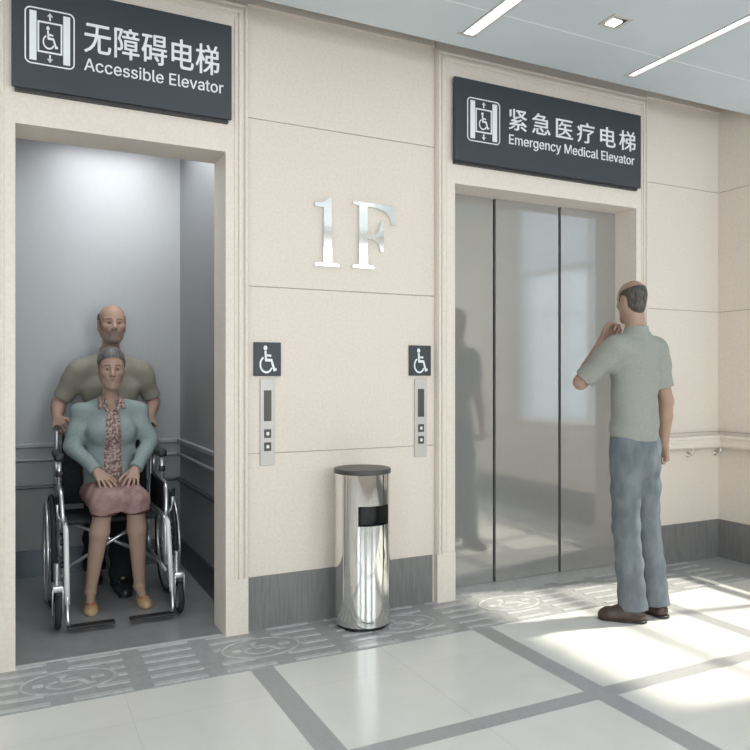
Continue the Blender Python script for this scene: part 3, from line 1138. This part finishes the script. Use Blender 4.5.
class Head:
    """a head about its own centre, facing -y, chin at z=-.118, crown at +.118"""

    def __init__(s, c, Rm, k, female=False, slim=1.0):
        s.c, s.R, s.k, s.fem, s.sl = np.array(c, float), Rm, k, female, slim

    def p(s, x, y, z):
        return s.c + s.R @ (np.array([x * s.sl, y, z]) * s.k)

    def loc(s, V):
        q = ((V - s.c) @ s.R) / s.k
        q[:, 0] /= s.sl
        return q

    def sculpt(s, F):
        k, R, p, sl = s.k, s.R, s.p, s.sl
        fem = s.fem

        def e(c, r, kk=.012, op='u', Rm=None):
            F.ell(p(*c), (r[0] * k * sl, r[1] * k, r[2] * k), R if Rm is None else R @ Rm, kk * k, op)

        def c2(a, b, ra, rb, kk=.01, op='u'):
            F.rc(p(*a), p(*b), ra * k, rb * k, kk * k, op)
        e((0, .016, .034), (.074, .094, .084), .01)
        e((0, -.028, .030), (.064, .062, .070), .03)                    # forehead
        e((0, -.030, -.035), (.058, .062, .078), .03)
        jw = .019 if not fem else .015
        for q in (-1, 1):
            c2((q * .050, .006, -.050), (q * .020, -.062, -.100), jw, jw * .9, .03)
            e((q * .040, -.060, -.020), (.022, .020, .018), .022)         # cheekbone
            c2((q * .012, -.084, .019), (q * .046, -.070, .020), .009 if not fem else .006, .007, .014)   # brow
        e((0, -.074, -.098), (.022 if not fem else .017, .018, .019), .022)   # chin
        for q in (-1, 1):
            e((q * .030, -.098, -.002), (.017, .016, .0115), .012, 's')     # eye socket
        c2((0, -.088, .010), (0, -.108, -.030), .0075, .0115, .012)         # nose
        for q in (-1, 1):
            e((q * .0115, -.098, -.035), (.0085, .011, .008), .006)
        for q in (-1, 1):                                                 # lids
            c2((q * .018, -.080, .0035), (q * .030, -.0868, .0072), .0042, .0046, .006)
            c2((q * .030, -.0868, .0072), (q * .043, -.076, .0020), .0046, .0040, .006)
            c2((q * .019, -.080, -.0095), (q * .040, -.078, -.0095), .0040, .0040, .006)
        e((0, -.080, -.060), (.028, .012, .022), .016)                    # mouth mound
        c2((-.019, -.0885, -.0565), (.019, -.0885, -.0565), .0042, .0042, .005)
        c2((-.016, -.0875, -.0660), (.016, -.0875, -.0660), .0050, .0050, .005)
        c2((-.020, -.0945, -.0610), (.020, -.0945, -.0610), .0028, .0028, .003, 's')
        for q in (-1, 1):
            Rm = rot(q * 0.35, 0.18, 0)
            e((q * .076, .014, -.006), (.0085, .019, .033), .008, 'u', Rm)
            e((q * .083, .008, -.002), (.005, .010, .018), .005, 's', Rm)
            c2((q * .071, .012, -.030), (q * .074, .010, -.034), .008, .007, .006)

    def hair(s, name, m, parent, line, off=.006):
        lo, hi = s.c - .13 * s.k, s.c + .13 * s.k
        F = Field(lo, hi, .0035)
        k, R, p, sl = s.k, s.R, s.p, s.sl
        F.ell(p(0, .016, .034), ((.074 + off) * k * sl, (.094 + off) * k, (.084 + off) * k), R, .0)
        F.ell(p(0, -.028, .030), ((.064 + off) * k * sl, (.062 + off) * k, (.070 + off) * k), R, .02 * k)
        F.ell(p(0, .030, -.020), ((.060 + off) * k * sl, (.066 + off) * k, (.075 + off) * k), R, .02 * k)
        g = np.stack(np.meshgrid(*F.ax, indexing='ij'), -1).reshape(-1, 3)
        q = s.loc(g.astype(float))
        F.f = np.maximum(F.f, (line(q[:, 0], q[:, 1], q[:, 2]) * k).reshape(F.f.shape).astype(np.float32))
        return F.build(name, m, parent)

    def eyes(s, parent):
        for q in (-1, 1):
            c = s.p(q * .030, -.0755, -.003)
            b = bmesh.new()
            bmesh.ops.create_uvsphere(b, u_segments=16, v_segments=10, radius=.0112 * s.k)
            me = bpy.data.meshes.new('eye')
            b.to_mesh(me)
            b.free()
            o = link('eye', me, 'eyewhite', parent, True, tuple(c))
            i = bmesh.new()
            bmesh.ops.create_uvsphere(i, u_segments=12, v_segments=8, radius=.0062 * s.k)
            me = bpy.data.meshes.new('iris')
            i.to_mesh(me)
            i.free()
            d = s.R @ np.array([0, -.0064, 0]) * s.k
            link('iris', me, 'iris', o, True, tuple(d))

    def tint(s, V, base, lips, beard=0.0, brow=(0.05, 0.04, 0.035)):
        n = len(V)
        c = np.ones((n, 4))
        c[:, :3] = base
        q = s.loc(V.astype(float))
        x, y, z = q[:, 0], q[:, 1], q[:, 2]
        near = (np.abs(x) < .1) & (np.abs(y) < .13) & (np.abs(z) < .14)

        def blend(w, col):
            w = np.clip(w, 0, 1)[:, None] * near[:, None]
            c[:, :3] = c[:, :3] * (1 - w) + np.array(col) * w
        front = np.clip((-y - .045) / .02, 0, 1)
        if beard:
            w = front * np.clip(1.25 - (np.abs(x) / .05) ** 2, 0, 1) * np.clip((-.040 - z) / .012, 0, 1) * beard
            blend(w, (0.16, 0.135, 0.12))
        bw = np.clip(1.4 - np.abs(z - (.0215 - (np.abs(x) - .03) ** 2 * 6)) / .0042, 0, 1) * np.clip((np.abs(x) - .010) / .004, 0, 1) * np.clip((.050 - np.abs(x)) / .006, 0, 1) * front
        blend(bw * 0.75, brow)
        lw = np.clip(1.3 - ((x / .021) ** 2 + ((z + .061) / .0085) ** 2), 0, 1) * np.clip((-y - .080) / .004, 0, 1)
        blend(lw * (.9 if s.fem else .6), lips)
        ew = np.clip(1.3 - (((np.abs(x) - .030) / .017) ** 2 + ((z + .001) / .0085) ** 2), 0, 1) * front
        blend(ew * .45, (0.16, 0.09, 0.07))
        return c


def hand(F, w, f, up, thumb, size=1.0, curl=(0.25, 0.3, 0.25), spread=0.06, thumb_in=0.5, k=.010, curls=None):
    """palm, four fingers of unequal length and a thumb. w wrist, f pointing direction, up back of the hand, thumb thumb side"""
    w, f, up, th = (np.array(v, float) for v in (w, f, up, thumb))
    f /= np.linalg.norm(f)
    up = up - f * (up @ f)
    up /= np.linalg.norm(up)
    sd = np.cross(f, up)
    if sd @ th < 0:
        sd = -sd
    z = size
    off = [.030, .010, -.010, -.029]
    plen = [.088, .090, .085, .078]
    flen = [(.040, .024, .019), (.044, .028, .020), (.041, .026, .019), (.032, .019, .017)]
    rad = [.0088, .0090, .0086, .0078]
    kn = []
    for o, L in zip(off, plen):
        a = w + sd * o * .55 * z + f * .012 * z
        b = w + sd * o * z + f * L * z
        F.rc(a, b, .0135 * z, .0115 * z, .012)
        kn.append(b)
    for i, (o, b) in enumerate(zip(off, kn)):
        an = 0.0
        p = b
        sp_ = spread * (1.2, .35, -.45, -1.3)[i]
        cl_ = curl if curls is None else curls[i]
        for j, L in enumerate(flen[i]):
            an += cl_[j]
            d = f * math.cos(an) - up * math.sin(an) + sd * sp_
            d /= np.linalg.norm(d)
            q = p + d * L * z
            r0 = rad[i] * z * (1 - .08 * j)
            F.rc(p, q, r0, r0 * .92, .003)
            p = q
    # thumb from the side of the palm
    a = w + sd * .022 * z + f * .022 * z - up * .004 * z
    d1 = f * .62 + sd * .70 - up * .25
    d1 /= np.linalg.norm(d1)
    b = a + d1 * .042 * z
    d2 = f * .85 + sd * (.45 - thumb_in) - up * (.25 + .3 * thumb_in)
    d2 /= np.linalg.norm(d2)
    c = b + d2 * .032 * z
    d3 = f * .90 + sd * (.25 - thumb_in * 1.2) - up * (.25 + .4 * thumb_in)
    d3 /= np.linalg.norm(d3)
    e = c + d3 * .026 * z
    F.rc(a, b, .0145 * z, .0108 * z, .010)
    F.rc(b, c, .0105 * z, .0095 * z, .004)
    F.rc(c, e, .0095 * z, .0080 * z, .003)


def mid(a, b, t):
    return tuple(np.array(a) + (np.array(b) - np.array(a)) * t)


def sn(fx, fy, fz, ph):
    return lambda x, y, z: np.sin(fx * x + fy * y + fz * z + ph)


def shoe(name, parent, m, heel, toe, w=.042, h=.075, sole='black'):
    heel, toe = np.array(heel, float), np.array(toe, float)
    d = toe - heel
    L = np.linalg.norm(d)
    d /= L
    lo = np.minimum(heel, toe) - .09
    hi = np.maximum(heel, toe) + .09
    lo[2], hi[2] = -0.012, .16
    F = Field(lo, hi, .004)
    at = lambda t, z: heel + d * L * t + np.array([0, 0, z])
    F.rc(at(.12, .035), at(.40, .034), w * .86, w * .92, .02)
    F.rc(at(.40, .034), at(.80, .026), w * .98, w * .92, .02)
    F.rc(at(.80, .026), at(.90, .022), w * .92, w * .70, .02)
    F.rc(at(.17, .03), at(.22, h), w * .80, w * .78, .02)
    F.rc(at(.22, h), at(.55, .05), w * .66, w * .70, .02)
    F.plane((0, 0, 0.010), (0, 0, -1))
    F.plane((0, 0, h + .015), (0, 0, 1))
    o = F.build(name, m, parent)
    G = Field(lo, hi, .004)
    G.rc(at(.10, .010), at(.45, .010), w * .93, w * .90, .02)
    G.rc(at(.45, .010), at(.86, .010), w * 1.0, w * .90, .02)
    G.plane((0, 0, 0.0015), (0, 0, -1))
    G.plane((0, 0, .0150), (0, 0, 1))
    G.build('sole', sole, o)
    return o


SKIN_M = (0.40, 0.262, 0.198)
SKIN_F = (0.43, 0.290, 0.222)
LIPS = (0.30, 0.150, 0.125)


def bald(x, y, z):
    """hair left round the sides and back only (negative inside)"""
    a = np.maximum(-.030 - y + np.abs(z - .03) * .25 - .006, 0) * 1.0
    front = -(y + .030) - np.clip(z - .02, -1, .05) * -.35
    top = z - (.060 + np.clip(y, -.06, .10) * .22)
    low = -(z + .052) - np.clip(y - .02, -.08, .05) * .6
    d = np.maximum(np.maximum(front, top), low)
    ear = .034 - np.sqrt((y - .010) ** 2 + ((z + .008) * .85) ** 2)
    return np.maximum(d, np.where(np.abs(x) > .045, ear, -1))


def polo_shirt(parent, m, trunk, shoulders, elbows, hem, vox=.005, sleeves=(.8, .8), neck=None, slim=1.0):
    """trunk: list of (centre, half width, half depth) from hem to neck"""
    lo = np.array([-.42, -.40, hem - .04])
    hi = np.array([.42, .30, trunk[-1][0][2] + .10])
    F = Field(lo, hi, vox)
    for i in range(len(trunk) - 1):
        (a, wa, da), (b, wb, db) = trunk[i], trunk[i + 1]
        F.tor(a, b, (wa, da), (wb, db), .02)
    for sh, el, sleeve in zip(shoulders, elbows, sleeves):
        e = mid(sh, el, sleeve)
        F.rc(mid(trunk[-2][0], sh, .12), sh, .044, .052, .05)
        F.rc(mid(trunk[-3][0], sh, .40), sh, .055, .052, .05)
        F.rc(sh, mid(sh, el, .3), .053, .060, .04)
        F.rc(mid(sh, el, .3), e, .060, .057, .03)
    F.folds(lambda x, y, z: .0035 * np.sin(38 * z + 9 * x + 6 * np.sin(7 * x + 3 * y)) * np.clip((1.22 - z) * 3 + .2, 0.1, 1) * (hem > .85) + .0025 * np.sin(24 * x - 31 * z + 12 * y))
    F.plane((0, 0, hem), (0, 0, -1))
    for sh, el, sleeve in zip(shoulders, elbows, sleeves):
        e = np.array(mid(sh, el, sleeve))
        d = np.array(el) - np.array(sh)
        d /= np.linalg.norm(d)
        sl, g = F.blk(e - .10, e + .10, 0)
        if sl is not None:
            q = (g[0] - e[0]) * d[0] + (g[1] - e[1]) * d[1] + (g[2] - e[2]) * d[2]
            r = np.sqrt((g[0] - e[0]) ** 2 + (g[1] - e[1]) ** 2 + (g[2] - e[2]) ** 2)
            F.f[sl] = np.where(r < .098, np.maximum(F.f[sl], q), F.f[sl])
    o = F.build('shirt', m, parent)
    # collar standing round the neck
    c = np.array(neck)
    G = Field(c - .12, c + .12, .004)
    G.tor(c + (0, .010, -.045), c + (0, .004, .022), (.076 * slim, .078 * slim), (.060 * slim, .064 * slim), .0)
    G.tor(c + (0, -.004, -.02), c + (0, -.006, .06), (.046 * slim, .050 * slim), (.050 * slim, .054 * slim), .0, 's')
    G.plane(c + (0, 0, .030), (0, -.25, 1))
    G.cut_box(c + (-.009, -.12, -.03), c + (.009, -.04, .05))
    G.build('collar', m, o)
    return o


def build_person(name, label, loc, rz, spec):
    sp = spec
    H = sp['head']
    j = sp['j']
    lo = np.array([-.40, -.52, -.01])
    hi = np.array([.40, .24, H.c[2] + .15 * H.k])
    F = Field(lo, hi, sp.get('vox', .004))
    H.sculpt(F)
    nb = np.array(j['neck'])
    sk = H.p(0, .028, -.055)
    F.rc(nb, sk, .050 * sp['neck_r'], .046 * sp['neck_r'], .03)
    F.rc(nb + (0, -.012, .015), H.p(0, -.008, -.080), .040 * sp['neck_r'], .036 * sp['neck_r'], .02)
    for i in range(len(sp['trunk']) - 1):
        (a, wa, da), (b, wb, db) = sp['trunk'][i], sp['trunk'][i + 1]
        F.tor(a, b, (wa - .014, da - .014), (wb - .014, db - .014), .03)
    for q in ('l', 'r'):
        S_, E_, W_ = j['sh_' + q], j['el_' + q], j['wr_' + q]
        g = sp['girth']
        F.rc(nb - (0, 0, .085), S_, .036 * g, .044 * g, .03)
        F.rc(S_, E_, .048 * g, .040 * g, .025)
        F.rc(E_, mid(E_, W_, .35), .040 * g, .039 * g, .012)
        F.rc(mid(E_, W_, .35), W_, .039 * g, .0265 * g, .012)
        hd = sp['hand_' + q]
        hand(F, W_, **hd)
        hp_, kn_, an_ = j['hip_' + q], j['kn_' + q], j['an_' + q]
        lg = sp['leg']
        F.rc(hp_, kn_, .072 * lg, .050 * lg, .03)
        F.rc(kn_, mid(kn_, an_, .32), .050 * lg, .052 * lg, .015)
        F.rc(mid(kn_, an_, .32), an_, .052 * lg, .031 * lg, .02)
        F.rc(an_, sp['toe_' + q], .028 * lg, .020 * lg, .02)
    col = sp['skin']
    b = F.build(name, 'skin', None, lambda V: H.tint(V, col, LIPS, sp.get('beard', 0)))
    tag(b, label, 'person')
    b.location = loc
    b.rotation_euler = (0, 0, rz)
    H.eyes(b)
    return b


# ---- standing visitor, seen from behind
sl = .93
Hs = Head((0, -.020, 1.624), rot(math.radians(-14), math.radians(3)), .88, slim=.84)
js = dict(neck=(0, .012, 1.455),
          sh_l=(.138, .010, 1.382), el_l=(.232, -.145, 1.208), wr_l=(.052, -.165, 1.425),
          sh_r=(-.134, .012, 1.378), el_r=(-.200, .035, 1.110), wr_r=(-.226, .000, .880),
          hip_l=(.070, .005, .900), kn_l=(.058, -.005, .480), an_l=(.036, .020, .085),
          hip_r=(-.070, .005, .900), kn_r=(-.094, -.005, .480), an_r=(-.128, .025, .085),
          )
trunk_s = [((.006, .005, .86), .132, .106), ((.006, .005, .98), .130, .102), ((.004, .003, 1.08), .124, .097), ((0, .006, 1.26), .140, .106), ((0, .012, 1.365), .118, .088), ((0, .012, 1.425), .060, .058), ((0, .008, 1.468), .054, .056)]
sp_s = dict(head=Hs, j=js, trunk=trunk_s, neck_r=.98, girth=.92, leg=.95, skin=SKIN_M, beard=.5,
            hand_l=dict(f=(-.42, .45, .78), up=(-.1, -1, .2), thumb=(.2, .2, .9), size=.95, curl=(.9, 1.2, .7), spread=.02, thumb_in=.1),
            hand_r=dict(f=(-.01, -.10, -1), up=(-1, 0, 0), thumb=(0, -1, 0), size=.98, curl=(.95, 1.25, .8), spread=.0, thumb_in=.55),
            toe_l=(.11, -.08, .03), toe_r=(-.13, -.11, .03))
man = build_person('person', 'standing person in grey-green shirt and jeans seen from behind, hand on chin', (2.850, -.684, 0), PI + math.radians(4), sp_s)
Hs.hair('hair', 'hair_grey', man, bald)
polo_shirt(man, 'polo', trunk_s, (js['sh_l'], js['sh_r']), (js['el_l'], js['el_r']), .912, sleeves=(.90, .74), neck=(0, .006, 1.452), slim=.97)


def trousers(parent, m, hips, knees, ankles, rad, waist, zlo, fold=.004):
    lo = np.array([-.30, -.42, zlo - .03])
    hi = np.array([.30, .22, waist[2] + .05])
    F = Field(lo, hi, .005)
    F.tor((waist[0], waist[1], waist[2] - .13), (waist[0], waist[1], waist[2] + .03), (rad[4], rad[5]), (rad[4] - .006, rad[5] - .006), .02)
    for h, k, a in zip(hips, knees, ankles):
        F.rc(h, mid(h, k, .55), rad[0], rad[1], .03)
        F.rc(mid(h, k, .55), k, rad[1], rad[2], .02)
        F.rc(k, mid(k, a, .5), rad[2], rad[2] * .98, .02)
        F.rc(mid(k, a, .5), (a[0], a[1], zlo), rad[2] * .98, rad[3], .02)
    F.folds(lambda x, y, z: fold * np.sin(58 * z + 30 * x - 18 * y + 2.6 * np.sin(11 * z + 9 * x)) * np.clip(1.4 - np.abs(z - .30) * 2.2, .25, 1) + .002 * np.sin(30 * x + 60 * z))
    F.plane((0, 0, zlo), (0, .12, -1))
    F.plane((0, 0, waist[2]), (0, 0, 1))
    return F.build('trousers', m, parent)


trousers(man, 'denim', (js['hip_l'], js['hip_r']), (js['kn_l'], js['kn_r']), (js['an_l'], js['an_r']), (.078, .073, .067, .073, .128, .104), (.004, .005, .935), .052, .0012)
shoe('shoe', man, 'brown', (.014, .070, 0), (.162, -.086, 0), .041, .062)
shoe('shoe', man, 'brown', (-.130, .085, 0), (-.150, -.165, 0), .041, .062)

# ---- seated woman
Hw = Head((.002, .030, 1.283), rot(math.radians(-2), math.radians(3)), 1.0, True, slim=.95)
jw = dict(neck=(0, .070, 1.115),
          sh_l=(.150, .072, 1.035), el_l=(.214, .035, .850), wr_l=(.112, -.100, .712),
          sh_r=(-.150, .072, 1.035), el_r=(-.204, .035, .850), wr_r=(-.086, -.100, .712),
          hip_l=(.080, .030, .575), kn_l=(.086, -.300, .572), an_l=(.124, -.190, .082),
          hip_r=(-.080, .030, .575), kn_r=(-.072, -.300, .572), an_r=(-.130, -.190, .082))
trunk_w = [((0, .050, .545), .148, .100), ((0, .055, .68), .128, .095), ((0, .062, .79), .122, .090), ((0, .062, .93), .138, .105), ((0, .070, 1.02), .118, .085), ((0, .070, 1.08), .062, .056)]
sp_w = dict(head=Hw, j=jw, trunk=trunk_w, neck_r=.84, girth=.84, leg=.93, skin=SKIN_F,
            hand_l=dict(f=(-.24, -.80, -.40), up=(.1, -.35, 1), thumb=(-1, 0, 0), size=.92, curl=(.0, .12, .18), spread=.14, thumb_in=.05),
            hand_r=dict(f=(.28, -.80, -.40), up=(-.1, -.35, 1), thumb=(1, 0, 0), size=.92, curl=(.0, .12, .18), spread=.14, thumb_in=.05),
            toe_l=(.130, -.300, .028), toe_r=(-.138, -.300, .028))
wom = build_person('person', 'seated person in teal cardigan and rose skirt in the wheelchair', (.497, .932, 0), 0, sp_w)


def swept(x, y, z):
    front = -(y + .052) + np.clip(z - .045, -.2, .06) * -.2
    line = np.minimum(np.maximum(.067 - 5.5 * x * x - z, -(y + .12)), -(y + .030 + np.clip(z, -.03, .056) * .60))
    low = -(z + .035) - np.clip(y - .02, -.08, .05) * .8
    d = np.maximum(line, low)
    ear = .032 - np.sqrt((y - .010) ** 2 + ((z + .012) * .85) ** 2)
    return np.maximum(d, np.where(np.abs(x) > .05, ear, -1))


Hw.hair('hair', 'hair_dark', wom, swept, .007)
# blouse
F = Field((-.26, -.12, .52), (.26, .22, 1.17), .005)
for i in range(len(trunk_w) - 1):
    (a, wa, da), (b, wb, db) = trunk_w[i], trunk_w[i + 1]
    F.tor(a, b, (wa, da), (wb, db), .02)
for q in (-1, 1):
    F.ell((q * .060, -.028, .925), (.058, .045, .060), None, .04)
    F.rc((q * .03, .07, 1.05), (q * .13, .072, 1.04), .045, .046, .03)
F.ell((0, -.02, 1.10), (.028, .06, .065), None, .01, 's')
F.plane((0, 0, .56), (0, 0, -1))
bl = F.build('blouse', 'blouse', wom)
G = Field((-.14, -.08, 1.0), (.14, .18, 1.18), .004)
for q in (-1, 1):
    G.rc((q * .052, .085, 1.112), (q * .052, .025, 1.100), .014, .015, .01)
    G.rc((q * .052, .025, 1.100), (q * .066, -.026, 1.062), .015, .009, .015)
    G.rc((q * .050, .020, 1.092), (q * .024, -.038, 1.046), .014, .009, .012)
G.rc((-.052, .085, 1.112), (.052, .085, 1.112), .014, .014, .01)
G.build('collar', 'blouse', bl)
# cardigan, open in front
F = Field((-.34, -.20, .50), (.36, .26, 1.14), .005)
for i in range(len(trunk_w) - 2):
    (a, wa, da), (b, wb, db) = trunk_w[i], trunk_w[i + 1]
    F.tor(a, b, (wa + .014, da + .012), (wb + .012, db + .012), .02)
for q in (-1, 1):
    F.ell((q * .066, -.034, .925), (.060, .050, .062), None, .04)
    F.rc((q * .045, .076, 1.070), (q * .150, .074, 1.028), .042, .056, .03)
for q in ('l', 'r'):
    F.rc(jw['sh_' + q], jw['el_' + q], .055, .049, .025)
    F.rc(jw['el_' + q], jw['wr_' + q], .049, .035, .02)
F.folds(lambda x, y, z: .003 * np.sin(42 * z + 16 * x + 20 * y) + .002 * np.sin(60 * x - 25 * z))
# front opening narrows upward to the collar, wider at the waist
X, Y, Z = F.ax[0][:, None, None], F.ax[1][None, :, None], F.ax[2][None, None, :]
hw = .036 + .018 * np.clip((1.0 - Z) / .4, 0, 1)
d = np.maximum(np.maximum(np.abs(X - .002) - hw, Y - .045), -(Z - .50))
armfree = np.maximum(d, .60 - Z)
F.f = np.maximum(F.f, -armfree)
F.f = np.maximum(F.f, -(np.maximum(np.sqrt(X ** 2 + (Y - .06) ** 2) - .058, 1.03 - Z)))
for q in ('l', 'r'):
    w_ = np.array(jw['wr_' + q]); e_ = np.array(jw['el_' + q])
    dd = (w_ - e_) / np.linalg.norm(w_ - e_)
    c_ = w_ - dd * .012
    s_, g_ = F.blk(c_ - .06, c_ + .06, 0)
    qd = (g_[0] - c_[0]) * dd[0] + (g_[1] - c_[1]) * dd[1] + (g_[2] - c_[2]) * dd[2]
    rr = np.sqrt((g_[0] - c_[0]) ** 2 + (g_[1] - c_[1]) ** 2 + (g_[2] - c_[2]) ** 2)
    F.f[s_] = np.where(rr < .058, np.maximum(F.f[s_], qd), F.f[s_])
F.plane((0, 0, .535), (0, 0, -1))
F.build('cardigan', 'knit', wom)
# skirt draped over the thighs
F = Field((-.26, -.46, .40), (.26, .20, .70), .005)
for q in ('l', 'r'):
    F.rc(jw['hip_' + q], jw['kn_' + q], .082, .069, .05)
    k_ = np.array(jw['kn_' + q])
    F.rc(k_ + (0, -.005, .0), k_ + (0.0, -.010, -.05), .071, .068, .02)
F.ell((0, .04, .585), (.160, .115, .075), None, .03)
F.rc((0, .0, .578), (0, -.285, .585), .055, .046, .05)
F.rc((-.075, -.295, .585), (.085, -.295, .585), .046, .046, .03)
F.folds(lambda x, y, z: .004 * np.sin(34 * x + 20 * y + 3 * np.sin(20 * y)) + .002 * np.sin(55 * x - 40 * y))
F.plane((0, 0, .552), (0, .1, -1))
skt = F.build('skirt', 'rose', wom)
G = Field((-.26, -.46, .44), (.26, .0, .58), .004)
for q in ('l', 'r'):
    k_ = np.array(jw['kn_' + q])
    G.rc(k_ + (0, -.005, .0), k_ + (0.0, -.010, -.05), .0735, .0705, .02)
G.plane((0, 0, .546), (0, .1, -1))
G.plane((0, 0, .560), (0, -.1, 1))
G.build('hem', 'hem', skt)
for q in (-1, 1):
    h_, t_ = np.array((q * .128, -.155, 0)), np.array((q * .140, -.362, 0))
    d_ = (t_ - h_) / np.linalg.norm(t_ - h_)
    Rm = np.stack([np.cross(d_, (0, 0, 1)), d_, (0, 0, 1)], 1)
    c_ = (h_ + t_) / 2
    F = Field(c_ - .13, c_ + .13, .0035)
    F.ell(c_ + d_ * .040 + (0, 0, .012), (.038, .068, .036), Rm, .0)
    F.ell(c_ - d_ * .045 + (0, 0, .014), (.032, .062, .042), Rm, .03)
    F.ell(c_ - d_ * .022 + (0, 0, .060), (.026, .062, .036), Rm, .006, 's')
    F.plane((0, 0, .0015), (0, 0, -1))
    o = F.build('shoe', 'tan', wom)
    b_ = c_ + d_ * .040
    B = Field(b_ - .05, b_ + .08, .003)
    for e in (-1, 1):
        B.rc(b_ + (e * .004, 0, .047), b_ + (e * .017, .002, .046), .0045, .0075, .003)
    B.build('bow', 'red', o)

# ---- companion behind the wheelchair
Hp = Head((.004, -.030, 1.552), rot(math.radians(2), math.radians(-4)), 1.03, slim=.98)
jp = dict(neck=(0, .010, 1.372),
          sh_l=(.178, .010, 1.270), el_l=(.262, .060, 1.075), wr_l=(.222, -.060, .992),
          sh_r=(-.178, .010, 1.270), el_r=(-.290, .060, 1.075), wr_r=(-.304, -.060, .992),
          hip_l=(.080, .010, .850), kn_l=(.048, -.080, .470), an_l=(.030, -.255, .085),
          hip_r=(-.080, .010, .850), kn_r=(-.085, .015, .460), an_r=(-.090, .060, .085))
trunk_p = [((0, .005, .82), .152, .112), ((0, .005, .93), .148, .106), ((0, .003, 1.02), .146, .103), ((0, .004, 1.17), .168, .112), ((0, .010, 1.275), .150, .092), ((0, .012, 1.345), .070, .062), ((0, .008, 1.388), .060, .060)]
sp_p = dict(head=Hp, j=jp, trunk=trunk_p, neck_r=1.05, girth=1.0, leg=.95, skin=SKIN_M, beard=.75,
            hand_l=dict(f=(-.02, -.72, -.36), up=(.55, -.1, .85), thumb=(-1, 0, 0), size=1.0, curl=(1.0, 1.2, .8), spread=.0, thumb_in=.4),
            hand_r=dict(f=(.06, -.72, -.36), up=(-.55, -.1, .85), thumb=(1, 0, 0), size=1.0, curl=(1.0, 1.2, .8), spread=.0, thumb_in=.4),
            toe_l=(.030, -.37, .03), toe_r=(-.10, -.06, .03))
com = build_person('person', 'balding person in olive shirt standing behind the wheelchair holding its handles', (.530, 1.270, 0), 0, sp_p)
Hp.hair('hair', 'hair_grey', com, bald)
polo_shirt(com, 'olive', trunk_p, (jp['sh_l'], jp['sh_r']), (jp['el_l'], jp['el_r']), .84, sleeves=(.84, .84), neck=(0, .004, 1.372))
trousers(com, 'darkcloth', (jp['hip_l'], jp['hip_r']), (jp['kn_l'], jp['kn_r']), (jp['an_l'], jp['an_r']), (.084, .076, .066, .066, .146, .108), (0, .005, .865), .052)
shoe('shoe', com, 'black', (.028, -.200, 0), (.030, -.455, 0), .042, .062)
shoe('shoe', com, 'black', (-.088, .120, 0), (-.105, -.130, 0), .042, .062)
